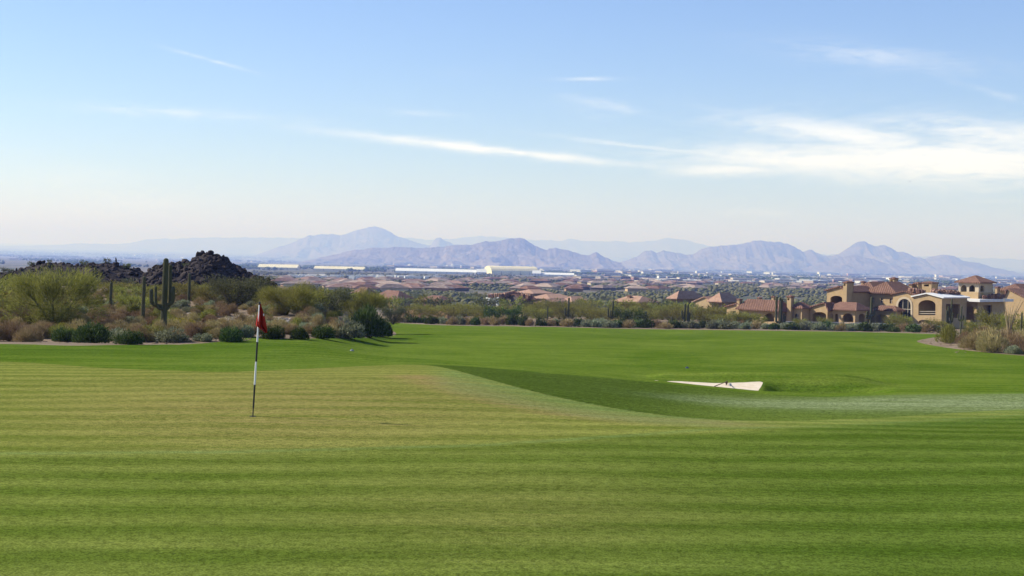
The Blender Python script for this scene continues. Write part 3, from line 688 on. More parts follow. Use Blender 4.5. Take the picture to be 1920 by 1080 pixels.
for (x, y, w, h) in [(250, 588, 66, 40), (236, 576, 50, 26), (40, 560, 90, 44), (395, 566, 70, 32), (330, 562, 60, 30), (575, 580, 70, 44), (-60, 600, 150, 90), (650, 578, 60, 34), (205, 556, 60, 28), (240, 560, 54, 26), (275, 556, 60, 26), (300, 566, 50, 24), (335, 552, 56, 26), (372, 556, 50, 24), (400, 552, 44, 24), (465, 570, 60, 34), (500, 566, 60, 32), (225, 548, 50, 22), (120, 566, 60, 30), (20, 590, 70, 40), (70, 572, 60, 34), (425, 562, 46, 26)]:
    tree('palo_mid', x, y, w, h, 'small olive palo verde behind the dry shrubs under the rocky ridge', 'small palo verdes under the rocky ridge')
def on_top(fn, px, d):
    x = (px-960)/F*d; return Vector((x, d, float(fn(np.array([x]), np.array([float(d)]))[0])-.1))
for (px, D, fn, w, h) in [(157, 200, ridge_top, 17, 13), (200, 200, ridge_top, 13, 11), (237, 199, ridge_top, 16, 12), (58, 200, ridge_top, 12, 10), (12, 197, ridge_top, 24, 16), (92, 200, ridge_top, 10, 8), (142, 194, ridge_top, 14, 12), (242, 190, ridge_top, 26, 18), (348, 182, hill_top, 16, 9), (40, 190, ridge_top, 22, 14), (190, 190, ridge_top, 18, 12), (120, 188, ridge_top, 20, 13), (470, 180, hill_top, 30, 18)]:
    k = D/F
    put_plant('ridge_bush', _rot.choice(TR['iron_far']), ('crown', 'trunk'), on_top(fn, px, D), w*k/1.25, h*k/.9, 'small bush growing among the dark boulders', 'shrub', 'bushes on the rocky ridge')
for (x, y, w, h) in [(18, 640, 76, 42), (62, 641, 54, 32), (-20, 640, 70, 44), (95, 628, 46, 24), (210, 632, 44, 22), (285, 640, 44, 20), (330, 640, 46, 22), (405, 634, 40, 20), (545, 627, 40, 22), (585, 626, 44, 24), (625, 628, 46, 28)]:
    shrub('tan', x, y, w, h, 'large dry tan shrub spilling over the edge of the grass', 'large dry shrubs on the grass edge')
LG = 'green shrubs along the left edge of the grass'
for (x, y, w, h, key, lab) in [(118, 640, 54, 27, 'green', 'round dark green shrub next to the big palo verde foot'), (175, 643, 82, 40, 'green', 'largest dark green shrub at the grass edge under the big palo verde'), (242, 646, 52, 27, 'green', 'dark green shrub left of the many-armed saguaro foot'),
        (430, 641, 52, 30, 'green', 'dark green shrub on the grass edge left of the flag'), (462, 632, 34, 27, 'silver', 'grey green shrub touching the flag on its left'), (515, 635, 52, 26, 'green', 'dark green shrub with yellow bloom right behind the flag'),
        (562, 636, 38, 24, 'green', 'small dark shrub on the grass edge right of the flag'), (603, 635, 48, 27, 'green', 'mid green shrub between the flag and the dark bush'), (650, 634, 66, 40, 'silver', 'bright grey green shrub leaning on the dark bush'), (690, 632, 76, 62, 'green', 'big dark bush casting its shadow on the fairway'), (712, 631, 46, 34, 'green', 'low dark shrub at the very tip of the desert strip'), (380, 640, 40, 18, 'silver', 'low grey shrub right of the many-armed saguaro')]:
    shrub(key, x, y, w, h, lab, LG)
shrub('yellow', 508, 628, 22, 15, 'yellow blooming bush just right of the flag cloth', LG, 'flowering_bush')
shrub('yellow', 345, 613, 60, 24, 'yellowish bush right of the many-armed saguaro', LG, 'flowering_bush')
rr = random.Random(12)
spots = []
for i in range(2400):
    x = rr.uniform(-40, 640); y = rr.uniform(552, 642)
    lim = np.interp(x, [-40, 0, 130, 340, 400, 475, 640], [642, 642, 640, 641, 638, 629, 631])
    if y > lim: continue
    if (420 < x < 485 and 590 < y < 609) or (500 < x < 565 and 596 < y < 615): continue
    s = max(.45, .55+.75*(y-560)/75)
    if all(math.hypot((x-a)/(19*s), (y-b)/(8*s)) > 1 for a, b in spots): spots.append((x, y))
for (x, y) in spots:
    s = max(.45, .55+.75*(y-560)/75); key = rr.choice(['tan']*7+['olive', 'olive', 'silver'])
    nm = {'tan': 'dry tan twiggy shrub', 'olive': 'yellow olive twiggy shrub', 'silver': 'grey leafy shrub'}[key]
    zone = 'around the big palo verde' if x < 190 else 'around the armless saguaros' if x < 285 else 'between the many-armed saguaro and the chollas' if x < 415 else 'left of the flag cloth' if x < 487 else 'between the flag and the dark bush'
    zone = ('in the front row ' if y > 612 else 'farther back ')+zone
    shrub(key, x, y, rr.uniform(30, 50)*s, rr.uniform(15, 24)*s, nm+' '+zone, nm+'s '+zone)
for (x, y, w, h) in [(228, 620, 34, 13), (137, 616, 26, 12), (348, 622, 22, 9), (245, 606, 20, 8)]:
    prickly_pear(x, y, w, h, 'low prickly pear with reddish pads among shrubs at the desert edge')
for (x, y, h) in [(368, 577, 10), (383, 578, 9), (393, 578, 9), (417, 580, 8), (232, 566, 8), (255, 570, 9), (330, 573, 10), (13, 573, 9), (375, 580, 8)]:
    cholla(x, y, h, 'pale fuzzy cholla cactus behind the dry shrubs')
# bird on the ridge
def bird():
    p = on_top(ridge_top, 217, 199); p.z = P(217, 492, 199)[2]; p.x = P(217, 492, 199)[0]
    root = empty('perched_bird', p, 0, 'small dark upright bird perched on the rocky ridge top', 'bird')
    mt = plain_mat('dark plumage', C(.02, .017, .015), C(.05, .04, .035), 9)
    z = np.linspace(0, 1, 10); r = np.interp(z, [0, .15, .45, .7, .8, .9, 1], [.03, .09, .12, .08, .07, .075, .02]); V, q, _ = ribbed(np.stack([.06*(1-z), 0*z, z*.62], -1), r, 6, 2, .01)
    obj('body', fastmesh('body', V, q, mt, True), root)
    v, f = tube([(0, 0, .56), (-.11, 0, .53)], [.025, .004], 5); obj('beak', meshdata('beak', v, f, mt), root)
    v, f = tube([(.08, 0, .1), (.16, 0, -.16)], [.05, .02], 5); obj('tail', meshdata('tail', v, f, mt), root)
    b = tag(obj('perch_rock', BOULD[3], None, p-Vector((0, 0, .32))), 'pale boulder under the perched bird on the ridge', 'rock'); b.scale = (.5, .5, .45)
bird()

# ------------------------------------------------------------------ right desert patch
RG = 'dry shrubs of the desert patch right of the fairway'
for (x, y, w, h, key, lab) in [(1779, 644, 52, 36, 'olive', 'round olive shrub alone at the tip of the right desert patch'), (1812, 646, 40, 24, 'tan', None), (1832, 655, 64, 36, 'tan', None), (1862, 661, 74, 44, 'tan', None), (1898, 658, 60, 38, 'tan', None), (1925, 664, 60, 34, 'tan', None), (1846, 640, 50, 30, 'tan', None), (1880, 642, 50, 28, 'tan', None), (1915, 644, 44, 26, 'tan', None), (1903, 664, 34, 20, 'silver', 'grey green shrub at the sandy edge of the right desert patch'), (1960, 670, 70, 40, 'tan', None), (1820, 633, 40, 22, 'olive', 'olive shrub behind the tan shrubs of the right patch')]:
    shrub(key, x, y, w, h, lab or 'dry tan shrub in the desert patch right of the fairway', RG)
for (x, y, w, h) in [(1862, 622, 74, 46), (1905, 626, 60, 44), (1760, 612, 46, 28), (1690, 612, 44, 30), (1830, 618, 50, 30)]:
    tree('palo_mid', x, y, w, h, 'olive palo verde in front of the large tan mansion', 'palo verdes before the mansion', d=float(np.interp(x, [1690, 1760, 1862, 1905], [286, 270, 205, 190])))
def ocotillo():
    p = Vector(unproj(1891, 637)); k = p.y/F; root = empty('ocotillo', p, 0, 'tall ocotillo with bare tan canes in the right desert patch', 'shrub')
    mt = plain_mat('ocotillo cane', C(.25, .19, .11), C(.36, .29, .18), 8); r2 = random.Random(4)
    for i in range(17):
        a = r2.uniform(0, 6.28); l = r2.uniform(.1, .36); h = r2.uniform(55, 80)*k; s = h*l
        v, f = tube([(0, 0, -.05), (math.cos(a)*s*.25, math.sin(a)*s*.25, h*.35), (math.cos(a)*s*.6, math.sin(a)*s*.6, h*.7), (math.cos(a)*s*1.1, math.sin(a)*s*1.1, h)], [.045, .035, .026, .012], 5)
        obj('cane', meshdata('cane', v, f, mt, True), root)
    v, f = tube([(-.3, 0, 0), (-1.2, 0, .75), (-2.0, 0, .85), (-2.6, 0, .45), (-2.9, 0, -.1)], [.035, .03, .025, .02, .012], 5); obj('cane', meshdata('cane', v, f, mt, True), root)
ocotillo()

# ------------------------------------------------------------------ far side of the fairway: hedge, trees, saguaros
HG = 'low shrubs lining the far side of the fairway'
edge = np.array([(745, 606), (770, 606.5), (850, 609.8), (1000, 611.8), (1200, 616), (1400, 618.5), (1600, 621.5), (1740, 625)])
def hz(x): return 'before the pilaster wall' if x < 860 else 'before the unfinished house' if x < 1005 else 'before the orange roofed houses' if x < 1240 else 'before the tan gabled house' if x < 1385 else 'before the low villa' if x < 1512 else 'before the mansion'
x = 748
rr = random.Random(21)
while x < 1745:
    y = np.interp(x, edge[:, 0], edge[:, 1]); key = rr.choice(['silver_far', 'silver_far', 'green_far', 'tan_far']) if x > 1100 else rr.choice(['silver_far', 'tan_far', 'tan_far', 'green_far'])
    nm = {'silver_far': 'silvery grey rounded shrub', 'green_far': 'green rounded shrub', 'tan_far': 'tan rounded shrub'}[key]
    w = rr.uniform(22, 36); shrub(key, x, y-rr.uniform(.4, 2), w, rr.uniform(13, 19), nm+' on the far fairway edge '+hz(x), nm+'s on the far fairway edge '+hz(x))
    if rr.random() < .5: shrub(rr.choice(['tan_far', 'silver_far']), x+8, y-4.5, w*.8, rr.uniform(9, 14), 'shrub in the second row behind the fairway edge '+hz(x), 'second row shrubs '+hz(x))
    x += rr.uniform(13, 21)
MT = 'palo verdes behind the far fairway edge'
tree('green_mid', 940, 609, 64, 35, 'dense dark green tree behind the middle of the fairway', MT, 'dark_green_tree', d=268)
tree('green_mid', 1182, 613, 54, 32, 'dense dark green tree near the small white post', MT, 'dark_green_tree', d=276)
x = 770
while x < 1420:
    D = rr.uniform(276, 345); w = rr.uniform(40, 62)
    tree('palo_mid', x, 600, w, rr.uniform(24, 36) if x > 1000 else rr.uniform(20, 30), 'olive palo verde in the belt behind the fairway edge '+hz(x), 'belt palo verdes '+hz(x), d=D); x += rr.uniform(9, 16)
for px, D, w, h in [(1500, 286, 30, 17), (1545, 288, 34, 20), (1675, 284, 40, 26), (1385, 286, 40, 30), (1400, 285, 34, 26), (1425, 292, 30, 18)]:
    tree('palo_mid', px, 600, w, h, 'small olive tree before the tan villa walls', 'small trees before the tan villas', d=D)
SG = 'saguaros behind the far fairway edge'
def sag2(px, py, top, w, lab, arms=(), d=280): saguaro(px, py, top, w, lab, arms, SG, d, 9)
sag2(1065, 604, 555, 5, 'tall saguaro with one low arm in front of the orange roofs', [(590, -6, 575, 3.5, 0)])
sag2(969, 596, 567, 3.5, 'thin saguaro before the unfinished house'); sag2(1026, 592, 560, 3.5, 'thin saguaro before the orange gabled house'); sag2(850, 590, 564, 3, 'thin saguaro near the brown pilaster wall')
sag2(1041, 610, 601, 4, 'stubby young saguaro at the fairway edge'); sag2(1148, 600, 555, 5, 'saguaro with a cluster of short arms', [(588, -8, 570, 3.5, 0), (586, 7, 571, 3.5, 2), (588, 4, 575, 3, -5), (590, -4, 574, 3, -5), (587, 10, 577, 3, 0)])
sag2(1203, 600, 573, 4, 'armless saguaro among olive trees left of the paired saguaros'); sag2(1210.5, 614, 588, 4.5, 'short armless saguaro standing at the fairway edge'); sag2(1216, 613, 603, 3.6, 'very small saguaro beside the short armless one')
sag2(1283, 614, 572, 5.5, 'stout saguaro with one left arm at the fairway edge', [(600, -5, 585, 4, 0)]); sag2(1292, 614, 588, 4.5, 'short saguaro right beside the stout one-armed saguaro'); sag2(1259, 613, 596, 4, 'young saguaro left of the stout one-armed saguaro'); sag2(1289, 605, 564, 4, 'thin saguaro in front of the tan gabled house')
sag2(1461, 612, 554, 5, 'many-stemmed saguaro in front of the low villa', [(603, -6, 554, 4.5, 0), (603, 4, 557, 4, 3), (604, 8, 585, 3.5, 0), (603, 1, 562, 3.5, -5), (604, 11, 590, 3, 2)], 282)
sag2(1632, 613, 550, 6, 'tall saguaro with crossed arms in front of the mansion', [(588, -7, 578, 4, 0), (586, 7, 574, 4, 0), (592, -9, 584, 3.4, -3)], 280)
sag2(1782, 622, 555, 4.5, 'dark saguaro with two left arms before the mansion loggia', [(600, -5, 570, 3.4, 0), (602, -8, 578, 3, 0), (600, 4, 582, 3, 2)], 262)
sag2(1801, 622, 568, 4, 'candelabra saguaro before the shaded mansion terrace', [(596, -5, 584, 3, 0), (596, 5, 586, 3, 0)], 260); sag2(1914, 634, 586, 5, 'armless saguaro right of the ocotillo', (), 180)

# ------------------------------------------------------------------ flagstick
def flagstick():
    b = Vector(unproj(474, 781)); t = Vector(P(487, 566, b.y)); ax = (t-b); H = ax.length; ax.normalize()
    root = empty('golf_flagstick', b, 0, 'red golf flag on a black and white banded pole in the green', 'flag')
    blk = plain_mat('black paint', C(.012, .012, .013), C(.02, .02, .02), 20, .45, 0, spec=.4); wht = plain_mat('white paint', C(.75, .75, .74), C(.82, .82, .8), 20, .45, 0, spec=.4)
    red = plain_mat('red flag cloth', C(.3, .02, .014), C(.36, .03, .02), 8, .8, .1); t_ = red.node_tree
    pr = [n for n in t_.nodes if n.type == 'BSDF_PRINCIPLED'][0]; tl = t_.nodes.new('ShaderNodeBsdfTranslucent'); tl.inputs[0].default_value = C(.4, .035, .02); mx = t_.nodes.new('ShaderNodeMixShader'); mx.inputs[0].default_value = .12
    out = [n for n in t_.nodes if n.type == 'OUTPUT_MATERIAL'][0]; t_.links.new(pr.outputs[0], mx.inputs[1]); t_.links.new(tl.outputs[0], mx.inputs[2]); t_.links.new(mx.outputs[0], out.inputs[0])
    # bands by photo row: bottom ferrule, black, white, black, white, (flag) white top
    rows_ = [(781, 765, .011, blk, 'ferrule'), (765, 721, .017, blk, 'black_band'), (721, 678, .018, wht, 'white_band'), (678, 641, .018, blk, 'black_band'), (641, 572, .0175, wht, 'white_band')]
    for (y0, y1, r, mt, nm) in rows_:
        s0 = (781-y0)/215*H; s1 = (781-y1)/215*H; v, f = tube([ax*s0, ax*s1], [r, r], 12); obj(nm, meshdata(nm, v, f, mt, False), root)
    v, f = tube([ax*(H*.972), ax*(H*.985), ax*H*1.003], [.013, .02, .012], 10); obj('top_knob', meshdata('top_knob', v, f, blk), root)
    # hanging cloth: rows of photo outline (left px, right px), with folds
    k = b.y/F; out_l = [(570, 486.5, 489.8), (578, 485, 491.5), (586, 483, 494.5), (592, 481.6, 496.5), (600, 479.6, 498), (606, 478.3, 499.3), (611, 477.8, 500.2), (614, 482, 500.6), (617, 488, 501), (620, 493, 501.2), (624, 496.5, 500.8)]
    nu = 24; V = []; 
    for j, (yy, xl, xr) in enumerate(out_l):
        for i in range(nu):
            s = i/(nu-1); pxx = xl+(xr-xl)*s; p = P(pxx, yy, b.y)
            amp = .012+.05*j/len(out_l); off = amp*math.sin(s*11+.5+j*.12)+amp*.5*math.sin(s*23+1)
            V.append((p[0]-b.x, off-.0*s, p[2]-b.z))
    Fc = [(j*nu+i, j*nu+i+1, (j+1)*nu+i+1, (j+1)*nu+i) for j in range(len(out_l)-1) for i in range(nu-1)]
    fl = obj('flag_cloth', meshdata('flag_cloth', V, Fc, red, True), root)
    sm = fl.modifiers.new('sub', 'SUBSURF'); sm.levels = sm.render_levels = 1; so = fl.modifiers.new('thick', 'SOLIDIFY'); so.thickness = .003
    # small pale emblem printed on the cloth: patch of the same surface lifted towards the viewer
    def cloth(pxx, yy):
        ys = [o[0] for o in out_l]; xl = np.interp(yy, ys, [o[1] for o in out_l]); xr = np.interp(yy, ys, [o[2] for o in out_l]); j = np.interp(yy, ys, range(len(ys))); s = (pxx-xl)/(xr-xl)
        amp = .012+.05*j/len(out_l); p = P(pxx, yy, b.y); return (p[0]-b.x, amp*math.sin(s*11+.5+j*.12)+amp*.5*math.sin(s*23+1)-.012, p[2]-b.z)
    g = [[cloth(493.0+2.6*u+(.7*v_), 588+4.5*v_) for u in np.linspace(0, 1, 5)] for v_ in np.linspace(0, 1, 5)]
    v = [p for r_ in g for p in r_]; f = [(j*5+i, j*5+i+1, j*5+i+6, j*5+i+5) for j in range(4) for i in range(4) if (i, j) not in ((0, 0), (3, 3))]
    em = obj('emblem', meshdata('emblem', v, f, wht, True), fl); em['label'] = 'small white emblem on the red cloth'
    # hole: rim and a flat black disc, painted darkness instead of a real cup
    cup = empty('golf_hole', b+Vector((0, 0, .004)), 0, 'dark golf hole cup at the foot of the flagstick', 'golf hole')
    n = 24; ring = [(math.cos(a)*r, math.sin(a)*r, z) for (r, z) in ((.066, 0), (.062, .006), (.056, .004), (.054, -.0)) for a in np.linspace(0, 2*math.pi, n, endpoint=False)]
    fc = [(j*n+i, j*n+(i+1) % n, (j+1)*n+(i+1) % n, (j+1)*n+i) for j in range(3) for i in range(n)]
    obj('rim', meshdata('rim', ring, fc, plain_mat('cup rim', C(.03, .035, .02), C(.05, .05, .03), 9), True), cup)
    obj('dark_hole_disc', meshdata('dark_hole_disc', [(math.cos(a)*.055, math.sin(a)*.055, .001) for a in np.linspace(0, 2*math.pi, n, endpoint=False)], [tuple(range(n))], blk), cup)
flagstick()
# bunker rake, turf markers, white post, aeroplane
def rake():
    a = Vector(unproj(1340, 726)); e = Vector(unproj(1362, 720.5)); root = empty('bunker_rake', (a+e)/2, 0, 'bunker rake lying on the pale sand', 'rake')
    mt = plain_mat('rake wood', C(.1, .06, .035), C(.14, .085, .05), 9); c = (a+e)/2
    v, f = tube([a-c+Vector((0, 0, .03)), e-c+Vector((0, 0, .1))], [.014, .014], 6); obj('handle', meshdata('handle', v, f, mt), root)
    dr = (e-a).normalized(); sd = Vector((.25, 1, 0)).normalized()*.3; hc = e-c+Vector((0, 0, .1))
    v, f = tube([hc-sd, hc+sd], [.02, .02], 6); obj('head', meshdata('head', v, f, mt), root)
    parts = [tube([hc+sd*s, hc+sd*s+Vector((.02, 0, -.13))], [.012, .008], 4) for s in np.linspace(-.95, .95, 9)]; v, f = join(parts); obj('tines', meshdata('tines', v, f, mt), root)
rake()
def marker(px, py, w, lab, mat):
    p = Vector(unproj(px, py)); k = p.y/F; R = w*k/2; root = empty('turf_marker', p, 0, lab, 'marker')
    n = 16; prof = [(R, 0), (R, R*.35), (R*.7, R*.55), (R*.3, R*.6)]
    v = [(math.cos(a)*r, math.sin(a)*r*.8, z) for r, z in prof for a in np.linspace(0, 2*math.pi, n, endpoint=False)]; f = [(j*n+i, j*n+(i+1) % n, (j+1)*n+(i+1) % n, (j+1)*n+i) for j in range(3) for i in range(n)]+[tuple(range(3*n, 4*n))]
    obj('cap', meshdata('cap', v, f, mat, True), root); v, f = tube([(0, 0, 0), (0, 0, R*1.0)], [R*.3, R*.2], 8); obj('knob', meshdata('knob', v, f, mat), root)
marker(1288.5, 690.5, 7, 'small dark blue turf marker near the bunker', plain_mat('blue plastic', C(.02, .03, .1), C(.03, .045, .14), 5, .4, 0))
marker(660, 658, 8, 'small grey turf marker on the fairway right of the flag', plain_mat('grey plastic', C(.2, .22, .25), C(.28, .3, .33), 5, .4, 0))
def post():
    p = ground_at(1181, 272); k = p.y/F; root = empty('distance_post', p, 0, 'short pale post at the far fairway edge before the dark green tree', 'post'); mt = plain_mat('pale post', C(.5, .45, .38), C(.6, .55, .48), 5)
    v, f = tube([(0, 0, -.05), (0, 0, 5.2*k)], [1.1*k, 1.0*k], 8); obj('shaft', meshdata('shaft', v, f, mt), root); v, f = tube([(0, 0, 5.2*k), (0, 0, 6*k)], [1.25*k, .5*k], 8); obj('cap', meshdata('cap', v, f, mt), root)
post()
def plane():
    p = Vector(P(1706, 340.5, 5200)); root = empty('aeroplane', p, .25, 'tiny dark aeroplane against the bright cirrus cloud', 'aeroplane'); mt = plain_mat('dark airframe', C(.05, .05, .055), C(.08, .08, .09), 1)
    v, f = tube([(-4.5, 0, 0), (-3, 0, .1), (2, 0, .3), (4.6, 0, .7)], [.15, .6, .55, .12], 8); obj('fuselage', meshdata('fuselage', v, f, mt, True), root)
    for s in (-1, 1):
        v = [(-1, 0, .2), (.8, 0, .2), (.7, s*5, .5), (-.2, s*5, .5)]; v = v+[(a, b, c+.15) for a, b, c in v]
        obj('wing', meshdata('wing', v, [(0, 1, 2, 3), (7, 6, 5, 4), (0, 4, 5, 1), (1, 5, 6, 2), (2, 6, 7, 3), (3, 7, 4, 0)], mt), root)
    v = [(3.3, 0, .6), (4.7, 0, .7), (4.8, 0, 2.2), (4.2, 0, 2.2)]; v = [(a, -.08, c) for a, b, c in v]+[(a, .08, c) for a, b, c in v]; obj('tail_fin', meshdata('tail_fin', v, [(0, 1, 2, 3), (7, 6, 5, 4), (0, 4, 5, 1), (1, 5, 6, 2), (2, 6, 7, 3), (3, 7, 4, 0)], mt), root)
plane()

# ------------------------------------------------------------------ buildings
ST_TAN = plain_mat('tan stucco', C(.4, .28, .145), C(.46, .33, .18), 1.2, .9, .15)
ST_CREAM = plain_mat('cream stucco', C(.5, .41, .28), C(.56, .46, .32), 1.2, .9, .1)
ST_BROWN = plain_mat('brown stucco', C(.26, .16, .09), C(.32, .2, .12), 1.2, .9, .1)
ST_DARK = plain_mat('unfinished wall sheathing', C(.07, .06, .055), C(.12, .1, .09), 1.2, .9, .1)
M_WHITE = plain_mat('white sheeting', C(.68, .67, .64), C(.76, .75, .72), 1.0, .8, .05)
M_FRAME = plain_mat('pale trim', C(.55, .48, .36), C(.62, .55, .42), 2.0, .8, .05)
def glass_mat():
    m_, t, b, o = new_mat('dark glass'); b.inputs['Base Color'].default_value = C(.012, .016, .018); b.inputs['Roughness'].default_value = .12; b.inputs['Specular IOR Level'].default_value = .5; return m_
M_GLASS = glass_mat()
def tile_mat(name, ca, cb, cc):
    m_, t, b, o = new_mat(name); v = opos(t); n1 = noise(t, v, .9, 4, .6); n2 = noise(t, v, 5.5, 2, .6)
    wv = t.nodes.new('ShaderNodeTexWave'); wv.inputs['Scale'].default_value = 1.1; wv.inputs['Distortion'].default_value = .6; t.links.new(v, wv.inputs['Vector'])
    c = mixc(t, ramp(t, n1, .3, .7), ca, cb); c = mixc(t, ramp(t, n2, .5, .68), c, cc)
    t.links.new(c, b.inputs['Base Color']); bump(t, b, wv.outputs['Fac'], .7, .12); return m_
T_RED = tile_mat('terracotta tile', C(.16, .08, .055), C(.22, .12, .085), C(.31, .19, .14))
T_ORANGE = tile_mat('orange clay tile', C(.33, .18, .115), C(.42, .26, .18), C(.5, .35, .26))
T_BROWN = tile_mat('brown clay tile', C(.13, .07, .05), C(.185, .1, .07), C(.27, .16, .115))
T_GREY = tile_mat('grey brown tile', C(.16, .12, .1), C(.23, .17, .14), C(.3, .24, .2))
ANG = math.radians(47); EL_ = np.array([-math.cos(ANG), math.sin(ANG), 0]); ER_ = np.array([math.sin(ANG), math.cos(ANG), 0])
def hit(px, py, pt, n):
    r = ray(px, py); return CAM+r*(((pt-CAM)@n)/(r@n))
def arch(x0, x1, yt, yb, kind='arch', n=8, rise=None):
    """outline in photo pixels, counter from bottom left"""
    if kind == 'rect': return [(x0, yb), (x0, yt), (x1, yt), (x1, yb)]
    w = (x1-x0)/2; r = min(rise or w, (yb-yt)*.6); c = (x0+x1)/2
    return [(x0, yb)]+[(c-w*math.cos(a), yt+r-r*math.sin(a)) for a in np.linspace(0, math.pi, n)]+[(x1, yb)]
def slab(out, holes, thick, inward):
    """polygon with holes (lists of 3-D points in one plane) given thickness along inward"""
    loops = [out]+holes; flat = [Vector(p) for l in loops for p in l]
    tris = tessellate_polygon([[Vector(p) for p in l] for l in loops])
    n = len(flat); V = [tuple(p) for p in flat]+[tuple(np.array(p)+inward*thick) for p in flat]; Fc = [tuple(t) for t in tris]+[tuple(i+n for i in reversed(t)) for t in tris]
    o = 0
    for l in loops:
        for i in range(len(l)): j = (i+1) % len(l); Fc.append((o+i, o+j, o+j+n, o+i+n))
        o += len(l)
    return V, Fc
class House:
    def __init__(s, name, label, cat, px, d, group=None):
        s.o = ground_at(px, d); s.O = np.array(s.o); s.root = empty(name, s.o, 0, label, cat, group)
    def add(s, name, VF, mat, parent=None, smooth=False):
        V, Fc = VF; return obj(name, meshdata(name, [tuple(np.array(v)-s.O) for v in V], Fc, mat, smooth), parent or s.root)
    def block(s, px0, pxm, px1, yt, yb, d, lh=(), rh=(), peak=None, mat=None, glass=(), name='wall', back=True):
        """corner block: left (sunlit) face px0..pxm, right face pxm..px1, corner at depth d"""
        C0 = P(pxm, yb, d); nL = -ER_; nR = -EL_
        fl = lambda x, y: hit(x, y, C0, nL); fr = lambda x, y: hit(x, y, C0, nR)
        zt_ = P(pxm, yt, d)[2]; zb = min(C0[2], s.O[2])-.3
        Lw = np.linalg.norm((fl(px0, yb)-C0)[:2]); Rw = np.linalg.norm((fr(px1, yb)-C0)[:2])
        Cb = np.array([C0[0], C0[1], zb]); up = np.array([0, 0, 1.0]); H = zt_-zb
        A, B, D_, E = Cb, Cb+EL_*Lw, Cb+EL_*Lw+ER_*Rw, Cb+ER_*Rw
        parts = []
        top = [B+up*H, A+up*H]
        if peak is not None:
            pk = fl(*peak); pk2 = Cb+EL_*np.clip((pk-Cb)@EL_, .3, Lw-.3)+up*(pk[2]-zb); top = [B+up*H, pk2, A+up*H]; pz = pk2
        parts.append(slab([A, B]+top, [[fl(*p) for p in h] for h in lh], .35, ER_))
        bw = [D_, E]+([E+up*H, pz+ER_*Rw, D_+up*H] if peak is not None else [E+up*H, D_+up*H])
        g = .36; Ai = A+ER_*g; Bi = B+ER_*g
        parts.append(slab([Ai, E-ER_*.0, E+up*H, Ai+up*H], [[fr(*p) for p in h] for h in rh], .35, EL_))
        if back: parts.append(slab([B+ER_*g, D_, D_+up*H, B+ER_*g+up*H], [], -.35, EL_)); parts.append(slab(bw, [], -.35, ER_))
        w = s.add(name, join(parts), mat or ST_TAN)
        for gl in glass:                                         # (outline px, face, set back, mullions)
            pts, face = gl[0], gl[1]; f = fl if face == 'L' else fr; inn = ER_ if face == 'L' else EL_
            pp = [np.array(f(*p))+inn*.22 for p in pts]; wn = s.add('window', slab(pp, [], .05, inn), M_GLASS)
            q = np.array(pp); lo = q.min(0); hi = q.max(0); mid = (pp[0]+pp[-1])/2; bars = []
            for tt in ((.5,) if len(gl) < 3 else gl[2]):
                b0 = pp[0]+(pp[-1]-pp[0])*tt-inn*.04; bars.append(tube([b0, b0+up*(hi[2]-lo[2])*.97], [.05, .05], 4))
            zz = lo[2]+(hi[2]-lo[2])*.55; bars.append(tube([np.array([pp[0][0], pp[0][1], zz])-inn*.04, np.array([pp[-1][0], pp[-1][1], zz])-inn*.04], [.05, .05], 4))
            v, fc = join(bars); obj('frame', meshdata('frame', [tuple(np.array(a)-s.O) for a in v], fc, M_FRAME), wn)
        s.last = dict(A=A, Lw=Lw, Rw=Rw, H=H, up=up, pz=pz if peak is not None else None); return w
    def hip(s, rise, mat, over=.6, ridge=.5, name='roof', z=None):
        """hip roof over the last block; ridge: share of the longer side"""
        l = s.last; A = l['A']+l['up']*(l['H']+.02); L, R = l['Lw']+2*over, l['Rw']+2*over; o = A-EL_*over-ER_*over
        c = lambda u, v, h: o+EL_*u*L+ER_*v*R+l['up']*h
        if L >= R: r0, r1 = (.5-ridge/2, .5), (.5+ridge/2, .5)
        else: r0, r1 = (.5, .5-ridge/2), (.5, .5+ridge/2)
        V = [c(0, 0, 0), c(1, 0, 0), c(1, 1, 0), c(0, 1, 0), c(0, 0, .22), c(1, 0, .22), c(1, 1, .22), c(0, 1, .22), c(*r0, rise), c(*r1, rise)]
        Fc = [(3, 2, 1, 0), (0, 1, 5, 4), (1, 2, 6, 5), (2, 3, 7, 6), (3, 0, 4, 7)]
        Fc += [(4, 5, 9, 8), (6, 7, 8, 9), (5, 6, 9), (7, 4, 8)] if L >= R else [(4, 5, 8), (5, 6, 9, 8), (6, 7, 9), (7, 4, 8, 9)]
        return s.add(name, (V, Fc), mat)
    def gable(s, mat, over=.45, name='roof'):
        """two tile slabs over the gabled last block, ridge running back from the peak"""
        l = s.last; A = l['A']+l['up']*l['H']; B = A+EL_*l['Lw']; pk = l['pz']; out = -ER_*.3; back = ER_*(l['Rw']+.3); parts = []
        for e in (A, B):
            dv = (e-pk); dv = dv/np.linalg.norm(dv); nn = np.cross(dv, ER_); nn = nn if nn[2] > 0 else -nn; e2 = e+dv*over
            b0 = pk+nn*.05; b1 = e2+nn*.05; V = [b0+out, b1+out, b1+back, b0+back]; V += [v+nn*.22 for v in V]
            parts.append((V, [(3, 2, 1, 0), (4, 5, 6, 7), (0, 1, 5, 4), (1, 2, 6, 5), (2, 3, 7, 6), (3, 0, 4, 7)]))
        return s.add(name, join(parts), mat)
